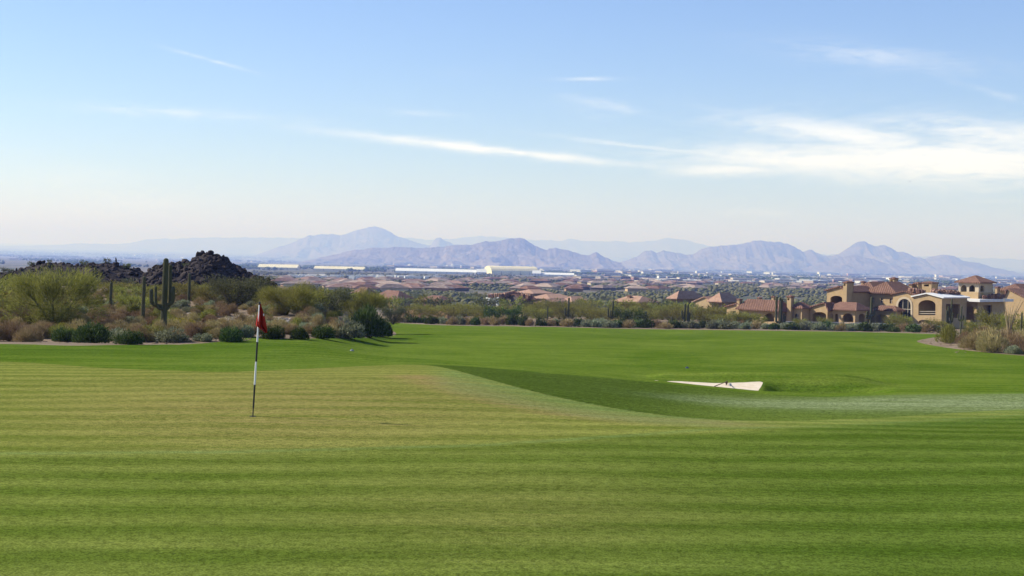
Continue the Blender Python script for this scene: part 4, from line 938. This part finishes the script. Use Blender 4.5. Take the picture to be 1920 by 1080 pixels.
    def flat(s, mat, over=.5, th=.35, name='roof_slab'):
        l = s.last; A = l['A']+l['up']*(l['H']+.02)-EL_*over-ER_*over; L, R = l['Lw']+2*over, l['Rw']+2*over
        V = [A, A+EL_*L, A+EL_*L+ER_*R, A+ER_*R]; V += [v+l['up']*th for v in V]
        return s.add(name, (V, [(3, 2, 1, 0), (4, 5, 6, 7), (0, 1, 5, 4), (1, 2, 6, 5), (2, 3, 7, 6), (3, 0, 4, 7)]), mat)
    def chimney(s, px0, pxm, px1, yt, yb, d, cap=True, mat=None):
        hw = (pxm-px0)*.3; s.block(px0, pxm, px1, yt, yb, d, [arch(px0+hw*.8, pxm-hw*.8, yt+1.5, yt+5, 'rect')] if pxm-px0 > 5 else (), (), None, mat, (), 'chimney')
        if cap: s.hip(.45 if pxm-px0 > 5 else .3, T_RED, .12, .15, 'chimney_cap')

# ---- the low villa with the bell tower
h = House('low_villa', 'low tan stucco villa with brown tile roof and bell tower', 'house', 1440, 303)
h.block(1362, 1389, 1394, 577, 604, 309, [arch(1374, 1380, 583, 595, 'rect')], (), (1384, 570), ST_TAN, [(arch(1374, 1380, 583, 595, 'rect'), 'L')]); h.gable(T_RED)
h.chimney(1381, 1386, 1391, 563, 580, 309)
h.block(1390, 1462, 1476, 584.5, 606, 302, [arch(1394, 1409.5, 585.8, 603), arch(1431, 1451.5, 587.5, 603)], (), None, ST_TAN, [(arch(1394, 1409.5, 585.8, 603), 'L', (.33, .66))]); h.hip(2.1, T_BROWN, .9, .75)
h.chimney(1474.5, 1482, 1487.5, 558, 604, 301.5)
h.block(1484, 1503, 1518, 579, 606, 300.8, [arch(1490, 1497, 588, 603)], (), None, ST_TAN, [(arch(1490, 1497, 588, 603), 'L')]); h.hip(1.2, T_RED, .5, .4)
h.chimney(1420, 1424, 1428, 560, 572, 312); h.chimney(1446, 1450, 1453, 558, 572, 314)
# ---- the mansion
h = House('stucco_mansion', 'large tan stucco mansion with arched openings and unfinished tile roofs', 'house', 1660, 302)
A1 = arch(1523, 1549, 585, 603, rise=6)
h.block(1515, 1551, 1566, 580, 606, 299.4, [A1], (), (1547, 569), ST_TAN); h.gable(T_RED)
A2 = arch(1557, 1579, 554.5, 569, rise=5)
h.block(1549, 1583, 1632, 546.5, 606, 302.3, [A2], (), (1575, 538.5), ST_TAN); h.gable(T_RED)
h.chimney(1580, 1587, 1599.5, 531, 572, 300.6)
h.block(1553, 1603, 1628, 583, 607, 296.2, [arch(1556, 1562, 588, 604), arch(1565, 1571, 588, 604), arch(1579, 1600, 587.5, 604)], [arch(1610, 1622, 588, 604)], None, ST_TAN); h.hip(1.5, T_RED, .7, .5, 'porch_roof')
w1, w2, w3 = arch(1634, 1639, 558, 567.5, 'rect'), arch(1651, 1656, 559, 568, 'rect'), arch(1668, 1673, 560, 569, 'rect')
h.block(1627, 1677, 1716, 551.5, 606, 303.6, [w1, w2, w3], (), None, ST_TAN, [(w1, 'L'), (w2, 'L'), (w3, 'L')]); h.hip(2.3, T_BROWN, .8, .5)
h.block(1598, 1640, 1690, 548, 575, 311, (), (), None, ST_TAN, name='rear_wall'); h.hip(2.0, T_BROWN, .7, .55)
A3 = arch(1642, 1663, 589, 604)
h.block(1638, 1680, 1690, 584, 607, 299.6, [A3], (), None, ST_TAN); h.hip(1.0, T_BROWN, .6, .5, 'porch_roof')
A4 = arch(1684, 1708, 560, 603)
h.block(1673, 1713, 1722, 554, 607, 299.8, [A4], (), (1697, 547.5), ST_TAN, [(A4, 'L', (.3, .7))]); h.gable(T_RED)
sur = h.add('arch_surround', slab([hit(*p, P(1713, 603, 299.8), -ER_)-ER_*.08 for p in arch(1680.5, 1711, 556.5, 603)], [[hit(*p, P(1713, 603, 299.8), -ER_)-ER_*.08 for p in arch(1684.2, 1707.8, 560.2, 602.9)]], .1, ER_), ST_CREAM)
A5 = arch(1722, 1754, 562.5, 591, rise=9); A6 = arch(1722, 1744, 599.5, 606)
h.block(1712, 1765, 1812, 559, 608, 295.4, [A5, A6], [arch(1774, 1800, 570, 596, 'rect')], (1738, 551.5), ST_TAN); h.gable(M_WHITE)
h.add('railing', join([tube([hit(1722, y, P(1765, 603, 295.4), -ER_)+ER_*.2, hit(1754, y, P(1765, 603, 295.4), -ER_)+ER_*.2], [.05, .05], 5) for y in (584, 588)]), M_FRAME)
h.block(1775, 1832, 1884, 566, 608, 303.0, [arch(1806, 1826, 575, 600, 'rect')], [arch(1843, 1860, 572, 590, 'rect')], None, ST_TAN); h.flat(M_WHITE, 1.1, .5)
T1, T2, T3 = arch(1801, 1812.5, 534.5, 547, n=10), arch(1816.7, 1828, 534.5, 547, n=10), arch(1838, 1846, 535, 547, n=10)
h.block(1796, 1834, 1860, 531.5, 575, 305.5, [T1, T2], [T3], None, ST_CREAM, name='tower'); h.hip(1.5, T_RED, .6, .12, 'tower_roof')
h.block(1795, 1834.3, 1861, 548.3, 549.8, 305.3, (), (), None, ST_TAN, (), 'tower_band')
h.chimney(1667.5, 1676, 1683, 524, 545, 312); h.chimney(1704, 1709, 1713, 535, 546, 313); h.chimney(1713, 1721, 1728, 533, 550, 313); h.chimney(1728, 1746, 1758, 532, 556, 308); h.chimney(1614, 1618, 1623, 530, 545, 316)
# ---- next house behind on the right
h = House('tile_roofed_villa', 'tan villa with red tiled roof right of the mansion tower', 'house', 1900, 318)
h.block(1882, 1922, 1960, 560, 606, 322, (), (), (1890, 543), ST_TAN); h.gable(T_RED); h.chimney(1865, 1869, 1874, 540, 570, 326)
h.block(1874, 1914, 1950, 547, 590, 330, (), (), None, ST_TAN); h.hip(1.6, T_BROWN, .6, .5)
# ---- stacks of clay tiles waiting on the roofs
TILE = {}
for i, mt in enumerate((T_ORANGE, T_RED)):
    parts = []
    for k in range(4):
        ang = np.linspace(0, math.pi, 6); o_ = k*.13
        prof = [(math.cos(a)*.17, math.sin(a)*.12+o_) for a in ang]; V = [(-.24, x, z) for x, z in prof]+[(.24, x, z) for x, z in prof]
        parts.append((V, [(j, j+1, j+7, j+6) for j in range(5)]+[tuple(range(6)), tuple(range(11, 5, -1))]))
    TILE[i] = meshdata('tile_stack', *join(parts), mt)
rr = random.Random(5)
def tile_stacks(pxa, ya, pxb, yb, d0, d1, n, where, s=1.0):
    for i in range(n):
        t = (i+.5)/n; px = pxa+(pxb-pxa)*t+rr.uniform(-1, 1); y = ya+(yb-ya)*t+rr.uniform(-.8, .8); p = P(px, y, d0+(d1-d0)*t+rr.uniform(-.4, .4))
        o = tag(obj('tile_stack', TILE[rr.randrange(2)], None, p), 'stack of curved clay roof tiles lying on the '+where, 'tile stack', 'tile stacks on the '+where); o.rotation_euler = (rr.uniform(-.15, .15), rr.uniform(-.25, .25), rr.uniform(0, 3)); o.scale = (1.7*s, 1.7*s, 1.5*s)
tile_stacks(1704, 547, 1732, 551, 302, 300, 9, 'mansion bay roof'); tile_stacks(1748, 551.5, 1798, 556, 299, 302, 16, 'white mansion loggia roof'); tile_stacks(1750, 549, 1795, 552, 303, 305, 12, 'white mansion loggia roof')
tile_stacks(1843, 561.5, 1880, 560, 305, 308, 14, 'flat white terrace roof'); tile_stacks(1846, 558.5, 1876, 557, 308, 310, 10, 'flat white terrace roof')
# ---- green construction screen
def fence():
    root = empty('construction_fence', ground_at(1580, 290), 0, 'green screened construction fence in front of the tan villas', 'fence'); O = np.array(root.location); gs = plain_mat('green screen mesh', C(.03, .1, .08), C(.05, .14, .11), 1.5, .8, .2)
    x = 1466; i = 0
    while x < 1762:
        x2 = min(x+19, 1764); a = np.array(ground_at(x+.6, 290)); b = np.array(ground_at(x2-.6, 290)); z1 = P(x, 603.0+.0216*(x-1466), 290)[2]; n = 7
        V = [(a+(b-a)*t+np.array([0, .12*math.sin(t*9+i), 0])-O) for t in np.linspace(0, 1, n)]; V = [(v[0], v[1], v[2]-.1) for v in V]+[(v[0], v[1], z1-O[2]-.12*math.sin(k/(n-1)*math.pi)) for k, v in enumerate(V)]
        pn = obj('screen', meshdata('screen', V, [(k, k+1, k+1+n, k+n) for k in range(n-1)], gs, True), root); pn.modifiers.new('t', 'SOLIDIFY').thickness = .02
        v, f = tube([a-O+np.array([-.06, 0, -.2]), np.array([a[0]-.06-O[0], a[1]-O[1], z1-O[2]+.12])], [.045, .045], 6); obj('post', meshdata('post', v, f, M_FRAME), root)
        x = x2; i += 1
    v, f = tube([np.array([ground_at(1466, 290)[0], 290, P(1466, 602.6, 290)[2]])-O, np.array([ground_at(1764, 290)[0], 290, P(1764, 602.6+6.4, 290)[2]])-O], [.05, .05], 6); obj('top_rail', meshdata('top_rail', v, f, M_WHITE), root)
fence()
# ---- houses across the middle
def small_house(name, label, px0, pxm, px1, yt, yb, d, roof, wall, rise, gable=None, nwin=2, chim=(), ridge=.5, group='tile roofed houses beyond the fairway'):
    h = House(name, label, 'house', pxm, d, group); wins = []
    w = (pxm-px0)/max(nwin, 1)
    for i in range(nwin): wins.append(arch(px0+w*(i+.35), px0+w*(i+.65), yt+(yb-yt)*.28, yt+(yb-yt)*.62, 'rect'))
    rw = [arch(pxm+(px1-pxm)*.4, pxm+(px1-pxm)*.6, yt+(yb-yt)*.3, yt+(yb-yt)*.65, 'rect')]
    h.block(px0, pxm, px1, yt, yb, d, wins, rw, gable, wall, [(p, 'L') for p in wins]+[(p, 'R') for p in rw])
    h.gable(roof) if gable else h.hip(rise, roof, .9, ridge)
    for (a, b, c, y0, y1, dd) in chim: h.chimney(a, b, c, y0, y1, dd, True, wall)
    return h
h = small_house('gabled_house', 'tan gabled house with orange roof between saguaros and the low villa', 1300, 1334, 1382, 568, 590, 400, T_ORANGE, ST_TAN, 2.2, (1322, 557.5), 3)
h.block(1334, 1352, 1380, 567, 590, 398, (), [arch(1358, 1364, 572, 580, 'rect')], None, ST_BROWN); h.hip(2.4, T_ORANGE, 1.0, .5)
small_house('porch_house', 'brown house with shaded porch and orange roof behind leaning saguaros', 1257, 1268, 1314, 561, 585, 430, T_ORANGE, ST_BROWN, 2.2, None, 1)
small_house('orange_roof_house', 'long orange roofed house with square chimney behind olive trees', 1155, 1195, 1228, 568, 590, 420, T_ORANGE, ST_BROWN, 1.7, None, 2, [(1176, 1180, 1184, 556, 570, 424)])
small_house('terracotta_house', 'orange gabled house right of the unfinished house', 1003, 1040, 1070, 571, 590, 430, T_ORANGE, ST_TAN, 2.0, (1028, 563), 1)
small_house('terracotta_house', 'wide orange roofed house behind the tall one-armed saguaro', 1052, 1075, 1104, 569, 590, 445, T_ORANGE, ST_TAN, 1.9, None, 1)
small_house('long_roof_house', 'brown house with long hipped roof just above the orange gabled house', 1000, 1030, 1072, 561, 585, 520, T_ORANGE, ST_BROWN, 1.6, None, 1)
small_house('hip_roof_house', 'pale roofed house high behind the unfinished house', 968, 1000, 1034, 551, 566, 700, T_ORANGE, ST_BROWN, 1.8, None, 2)
small_house('hip_roof_house', 'brown house left of the pale roofed house behind the unfinished house', 975, 990, 1012, 542, 556, 850, T_RED, ST_BROWN, 1.8, None, 1)
small_house('red_roof_house', 'red roofed house beside the brown pilaster wall', 704, 745, 769, 561, 576, 470, T_RED, ST_BROWN, 2.4, None, 2)
small_house('red_roof_house', 'small red roofed house behind the dark trees left of the wall', 664, 684, 702, 551, 566, 560, T_RED, ST_BROWN, 2.2, None, 1)
small_house('red_roof_house', 'low red roofed house behind the olive trees above the pilaster wall', 793, 822, 846, 565, 580, 480, T_RED, ST_BROWN, 1.6, None, 2)
# ---- unfinished house
h = House('unfinished_house', 'unfinished dark house with white posts and tiles stacked on its roof', 'house', 950, 440)
h.block(938, 975, 1003, 562, 592, 436, [arch(940, 956, 566, 585, 'rect')], (), (965, 553), ST_DARK); h.gable(T_BROWN)
h.block(914, 934, 948, 561, 592, 442, [arch(918, 930, 563, 588, 'rect')], [arch(936, 945, 565, 588, 'rect')], None, M_WHITE, name='porch_frame'); h.flat(M_WHITE, .4, .3)
tile_stacks(917, 558, 934, 557, 443, 441, 9, 'unfinished house', 1.3); tile_stacks(938, 557.5, 966, 552, 438, 441, 16, 'unfinished house', 1.3); tile_stacks(968, 553, 996, 561, 440, 437, 10, 'unfinished house', 1.3)
# ---- garden walls
def pilaster_wall(pts, label, mat, step=11.5, name='garden_wall', cap=True):
    a0 = ground_at(pts[0][0], pts[0][2]); root = empty(name, a0, 0, label, 'wall'); O = np.array(a0); n = max(1, int((pts[1][0]-pts[0][0])/step)); W_ = []
    for i in range(n+1):
        t = i/n; px = pts[0][0]+(pts[1][0]-pts[0][0])*t; yt = pts[0][1]+(pts[1][1]-pts[0][1])*t; d = pts[0][2]+(pts[1][2]-pts[0][2])*t; W_.append(P(px, yt, d))
    for i in range(n):
        a, b = W_[i], W_[i+1]; u = (b-a)/np.linalg.norm((b-a)[:2]); nn = np.array([-u[1], u[0], 0]); zl = min(float(zt(a[0], a[1])), float(zt(b[0], b[1])))-.3
        V = [np.array([p[0], p[1], z])+nn*s-O for p, z in ((a, zl), (b, zl), (b, b[2]), (a, a[2])) for s in (-.1, .1)]
        obj('panel', meshdata('panel', V, [(0, 2, 4, 6), (7, 5, 3, 1), (0, 1, 3, 2), (2, 3, 5, 4), (4, 5, 7, 6), (6, 7, 1, 0)], mat), root)
    if cap:
        for p in W_:
            z0 = float(zt(p[0], p[1]))-.3; v, f = tube([np.array([p[0], p[1], z0])-O, np.array([p[0], p[1], p[2]+.22])-O], [.32, .32], 4); obj('pilaster', meshdata('pilaster', v, f, mat), root)
    return root
pilaster_wall([(741, 579, 300), (839, 587, 284)], 'brown block wall with evenly spaced pilasters left of the fairway end', ST_BROWN)
pilaster_wall([(839, 587, 284), (880, 586, 330)], 'dark return wall running back from the pilaster wall', ST_BROWN, 40, cap=False)
pilaster_wall([(874, 580.5, 330), (924, 582, 322)], 'low plain tan wall behind the olive trees', ST_TAN, 50, cap=False)
pilaster_wall([(938, 580, 345), (985, 583, 335)], 'cream garden wall in front of the unfinished house', ST_CREAM, 50, cap=False)
pilaster_wall([(1322, 601, 292), (1392, 602, 292)], 'low white wall behind the shrubs left of the low villa', M_WHITE, 70, cap=False)

# ------------------------------------------------------------------ the valley: neighbourhoods, tents, town, trees
_dd = np.geomspace(335, 80000, 4000); _slope = np.interp(_dd, FP[:, 0], FP[:, 1])/_dd*F
def depth_at(px, py):
    """depth of the valley floor seen at a photo pixel"""
    e = py-(447+.0216*px); k = np.argmax(_slope < e); return float(_dd[k]) if _slope.min() < e else 80000.0
def vpt(px, py):
    d = depth_at(px, py); p = P(px, py, d); return Vector((p[0], p[1], float(zt(p[0], p[1])))), d
def boxmesh(name, mat, bottom=0):
    V = [(x, y, z) for z in (bottom, 1) for x, y in ((-.5, -.5), (.5, -.5), (.5, .5), (-.5, .5))]
    return meshdata(name, V, [(3, 2, 1, 0), (4, 5, 6, 7), (0, 1, 5, 4), (1, 2, 6, 5), (2, 3, 7, 6), (3, 0, 4, 7)], mat)
def lhouse(mat):                                             # L-shaped walls, unit size
    a = [(-.5, -.5), (.5, -.5), (.5, .1), (.05, .1), (.05, .5), (-.5, .5)]; n = 6
    return meshdata('wall', [(x, y, -.3) for x, y in a]+[(x, y, .55) for x, y in a], [tuple(range(5, -1, -1)), tuple(range(6, 12))]+[(i, (i+1) % n, (i+1) % n+n, i+n) for i in range(n)], mat)
def lroof(mat):
    def hipq(x0, x1, y0, y1, h, long_x, o):
        V = [(x0, y0, .55), (x1, y0, .55), (x1, y1, .55), (x0, y1, .55)]; m_ = min(x1-x0, y1-y0)/2
        V += [(x0+m_, (y0+y1)/2, h), (x1-m_, (y0+y1)/2, h)] if long_x else [((x0+x1)/2, y0+m_, h), ((x0+x1)/2, y1-m_, h)]
        return V, ([(0, 1, 5, 4), (2, 3, 4, 5), (1, 2, 5), (3, 0, 4), (3, 2, 1, 0)] if long_x else [(0, 1, 4), (1, 2, 5, 4), (2, 3, 5), (3, 0, 4, 5), (3, 2, 1, 0)])
    return meshdata('roof', *join([hipq(-.56, .56, -.56, .16, 1.0, True, 0), hipq(-.56, .11, -.5, .56, .96, False, 0)]), mat)
T_DULL = tile_mat('dull red tile', C(.2, .12, .09), C(.26, .165, .13), C(.32, .22, .18)); T_PALE = tile_mat('pale tan tile', C(.3, .22, .17), C(.36, .27, .21), C(.42, .33, .27))
NB_W = [lhouse(m_) for m_ in (ST_BROWN, ST_TAN, ST_DARK, ST_CREAM)]; NB_R = [lroof(m_) for m_ in (T_GREY, T_BROWN, T_GREY, T_DULL, T_PALE)]
rr = random.Random(31); placed = []
def nb_house(px, py, group, where):
    p, d = vpt(px, py); w = rr.uniform(15, 22)
    if any((p-q).length < 22 for q in placed[-250:]): return
    placed.append(p.copy()); ri = rr.randrange(5)
    o = empty('distant_house', p, rr.choice([.3, .3+1.57, -.5, 1.0])+rr.uniform(-.2, .2), ['grey brown', 'dark brown', 'grey brown', 'dull red', 'pale tan'][ri]+' roofed house '+where, 'house', ['grey roofed', 'brown roofed', 'grey roofed', 'dull red roofed', 'pale roofed'][ri]+' houses '+where)
    o.scale = (w, w*rr.uniform(.6, .85), rr.uniform(4, 5.2)); obj('wall', NB_W[rr.randrange(4)], o); obj('roof', NB_R[ri], o)
for i in range(420):
    px = rr.uniform(520, 1420); py = rr.uniform(524, 548)
    if 880 < px < 960 and py > 538: continue
    if 1330 < px and py > 536: continue
    if len(placed) < 130: nb_house(px, py, '', 'in the desert neighbourhood below the white tents' if px < 1080 else 'in the desert neighbourhood below the town')
n0 = len(placed)
for i in range(300):
    px = rr.uniform(1420, 1930); py = rr.uniform(533, 546)
    if len(placed) < n0+45: nb_house(px, py, '', 'behind the tan villas')
# flat roofed town buildings
TOWN = [plain_mat('town wall '+n, a, b, .05, .9, 0) for n, a, b in (('white', C(.62, .6, .56), C(.72, .7, .66)), ('cream', C(.5, .42, .32), C(.58, .5, .4)), ('tan', C(.36, .27, .19), C(.42, .33, .24)), ('dark', C(.1, .1, .12), C(.15, .14, .16)), ('rose', C(.36, .2, .16), C(.42, .25, .2)))]
def town_mesh(mat, tag_):
    V, Fc = join([([(x, y, z) for z in (-.2, .86) for x, y in ((-.5, -.5), (.5, -.5), (.5, .5), (-.5, .5))], [(3, 2, 1, 0), (0, 1, 5, 4), (1, 2, 6, 5), (2, 3, 7, 6), (3, 0, 4, 7), (4, 5, 6, 7)])])
    return meshdata('body', V, Fc, mat)
TB = [town_mesh(m_, '') for m_ in TOWN]
def parapet(mat):
    a = [(-.51, -.51), (.51, -.51), (.51, .51), (-.51, .51)]; b = [(-.46, -.46), (.46, -.46), (.46, .46), (-.46, .46)]
    V = [(x, y, .84) for x, y in a]+[(x, y, 1) for x, y in a]+[(x, y, 1) for x, y in b]+[(x, y, .9) for x, y in b]
    return meshdata('parapet', V, [(i, (i+1) % 4, (i+1) % 4+4, i+4) for i in range(4)]+[(i+4, (i+1) % 4+4, (i+1) % 4+8, i+8) for i in range(4)]+[(i+8, (i+1) % 4+8, (i+1) % 4+12, i+12) for i in range(4)]+[(12, 13, 14, 15)], mat)
TP = [parapet(TOWN[i]) for i in (0, 1, 0, 2, 1)]
WSTRIP = boxmesh('window_band', M_GLASS)
def town(px, py, wpx, hpx, ci, where):
    p, d = vpt(px, py); k = d/F; o = empty('town_building', p, rr.uniform(-.25, .25)+.6*rr.randrange(2), ['white', 'cream', 'tan', 'dark', 'reddish'][ci]+' flat roofed building '+where, 'building', ['white', 'cream', 'tan', 'dark', 'reddish'][ci]+' buildings '+where)
    o.scale = (wpx*k, wpx*k*rr.uniform(.35, .7), hpx*k*1.15); obj('body', TB[ci], o); obj('parapet', TP[ci], o)
    b = obj('window_band', WSTRIP, o, (0, 0, .35)); b.scale = (.9, 1.012, .22)
for i in range(285):
    px = rr.uniform(1060, 1930) if i < 245 else rr.uniform(740, 1060); py = 447+.0216*px+rr.triangular(31, 58, 42); 
    if i >= 245: py = 447+.0216*px+rr.uniform(32, 40)
    if i < 245 and px < 1160 and py > 526: py = 520
    town(px, py, rr.uniform(10, 44), rr.uniform(2.2, 4.6), rr.choice([0, 0, 0, 1, 1, 2, 2, 3, 4]), 'in the town below the right hand mountains' if i < 245 else 'behind the white tents')
for i in range(45):
    px = rr.uniform(0, 500); town(px, 447+.0216*px+rr.uniform(24, 42), rr.uniform(6, 22), rr.uniform(1.2, 2.4), rr.choice([0, 0, 1, 2]), 'on the plain beyond the rocky ridge')
for (px, py, w, hh, ci) in [(1170, 526, 40, 7, 3), (1190, 527, 13, 7, 4), (1150, 523, 30, 4, 3), (1240, 526, 60, 3.5, 0), (1280, 528, 90, 3, 0), (1395, 526, 46, 4, 1), (1460, 530, 60, 3, 0), (1560, 524, 50, 3, 1)]:
    town(px, py, w, hh, ci, 'in the near rows of the town right of the tents')
# tents
M_YEL = plain_mat('pale yellow canvas', C(.66, .58, .36), C(.74, .66, .44), .05, .8, 0)
def tent(name, label, px0, px1, yb, yr, d, depth, mat, ends=None, vault=False, rot=0.0):
    a = P(px0, yb, d); b = P(px1, yb, d); c = (a+b)/2; z = float(zt(c[0], d)); L = np.linalg.norm(b-a); Hh = (yb-yr)*d/F; root = empty(name, (c[0], d, z), rot, label, 'tent')
    if vault: prof = [(-math.cos(t)*depth/2, Hh*math.sin(t)) for t in np.linspace(0, math.pi, 13)]
    else: prof = [(-depth/2, 0), (-depth/2, Hh*.45), (0, Hh), (depth/2, Hh*.45), (depth/2, 0)]
    n = len(prof); V = [(-L/2, y, zz) for y, zz in prof]+[(L/2, y, zz) for y, zz in prof]
    obj('canopy', meshdata('canopy', V, [(i, i+1, i+1+n, i+n) for i in range(n-1)], mat), root)
    for s in (0, 1): obj('end_wall', meshdata('end_wall', [V[i+s*n] for i in range(n)], [tuple(range(n))], ends or mat), root)
    m_ = max(3, int(L/22)); bs = [tube([(-L/2+L*i/m_, -depth/2-.3, 0), (-L/2+L*i/m_, -depth/2-.3, Hh*.42)], [.5, .5], 4) for i in range(m_+1)]; v, f = join(bs); obj('side_posts', meshdata('side_posts', v, f, TOWN[3]), root)
tent('show_tent', 'long cream roofed tent nearest the dark rock hill', 486, 560, 517.5, 507.5, 4000, 60, M_YEL)
tent('show_tent', 'cream roofed tent with dark open side between the other tents', 590, 684, 519, 510.5, 4000, 50, M_YEL)
tent('show_tent', 'longest white tent left of the yellow vaulted hall', 742, 896, 522.5, 513.5, 3700, 45, M_WHITE)
tent('vaulted_hall', 'big yellow vaulted tent hall', 912, 1004, 521, 504.5, 3800, 70, M_YEL, M_YEL, True, .32)
tent('show_tent', 'small peaked white tent touching the yellow hall', 893, 912, 521.5, 511, 3680, 24, M_WHITE)
tent('show_tent', 'low white tent right of the yellow hall', 1006, 1076, 522.5, 516, 3700, 40, M_WHITE)
tent('show_tent', 'slanted white tent end against the right side of the yellow hall', 998, 1014, 521.5, 511.5, 3690, 24, M_WHITE)
# parked trailers by the tents
cv_, cf_ = join([([(x, y, z) for z in (.25, 1) for x, y in ((-.5, -.5), (.5, -.5), (.5, .5), (-.5, .5))], [(3, 2, 1, 0), (4, 5, 6, 7), (0, 1, 5, 4), (1, 2, 6, 5), (2, 3, 7, 6), (3, 0, 4, 7)])]+[tube([(x, -.52, .14), (x, .52, .14)], [.14, .14], 8) for x in (-.3, .3)])
TRAILER = meshdata('parked_trailer', cv_, cf_, M_WHITE)
for i in range(70):
    px = rr.uniform(545, 830); py = rr.uniform(519.5, 524) ; p, d = vpt(px, py); o = tag(obj('parked_trailer', TRAILER, None, p), 'small white trailer parked in front of the white tents', 'trailer', 'trailers parked by the tents'); o.rotation_euler.z = rr.uniform(-.6, .6); o.scale = (rr.uniform(7, 13), 3.2, 3.6)
# separate desert trees in the nearer valley, then the uncountable rest
rr = random.Random(77)
for i in range(150):
    px = rr.uniform(690, 1440) if i < 110 else rr.uniform(1340, 1520); D = rr.uniform(350, 760)
    p = ground_at(px, D); k = rr.uniform(3.5, 6)
    pl = rr.random() < .6
    put_plant('valley_tree', _rot.choice(TR['palo_far' if pl else 'iron_far']), ('crown', 'trunk'), p, k*.85, k*.8, ('olive' if pl else 'grey green')+' valley tree behind the shrubs standing '+hz(px), 'tree', ('olive' if pl else 'grey green')+' valley trees '+hz(px))
def tree_mass(name, n, pxr, er, size, mat, seed, squash=.75, clump=0.0):
    rng = np.random.default_rng(seed); n2 = n*3; px = rng.uniform(*pxr, n2); e = rng.uniform(*er, n2)
    keep = fbm(px*.012+seed, e*.16+seed, 3) > clump; px = px[keep][:n]; e = e[keep][:n]
    d = np.interp(-e, -_slope, _dd); x = (px-960)/F*d; z = zt(x, d)
    s = rng.uniform(*size, len(px)); base = np.stack([rock_shape(i+seed, ICO1_V) for i in range(12)])
    sh = base[rng.integers(0, 12, len(px))]*np.stack([s*rng.uniform(.8, 1.4, len(s)), s, s*squash], -1)[:, None, :]
    V = sh+np.stack([x, d, z+s*squash*.6], -1)[:, None, :]; nv = len(ICO1_V); Fc = (ICO1_F[None]+(np.arange(len(px))*nv)[:, None, None]).reshape(-1, 3)
    tag(obj(name, fastmesh(name, V.reshape(-1, 3), Fc, mat, False, {'rnd': np.repeat(rng.random(len(px)), nv)}), None), kind='stuff', label='mass of small desert trees and garden trees over the valley floor', cat='trees')
L_SCRUB = leaf_mat('scrub foliage', C(.13, .14, .06), C(.21, .2, .095), C(.085, .1, .04), .1)
tree_mass('desert_scrub', 10000, (480, 2000), (60, 115), (.8, 1.9), L_SCRUB, 5, .75, .42)
tree_mass('neighbourhood_trees', 5500, (450, 2000), (46, 72), (1.6, 3.4), L_SCRUB, 6, .8, .46)
tree_mass('town_trees', 6500, (-150, 2100), (29, 48), (4, 8), L_GREEN, 8, .75, .45)
tree_mass('far_town_trees', 5000, (-200, 2150), (24, 34), (9, 20), L_GREEN, 9, .7, .4)
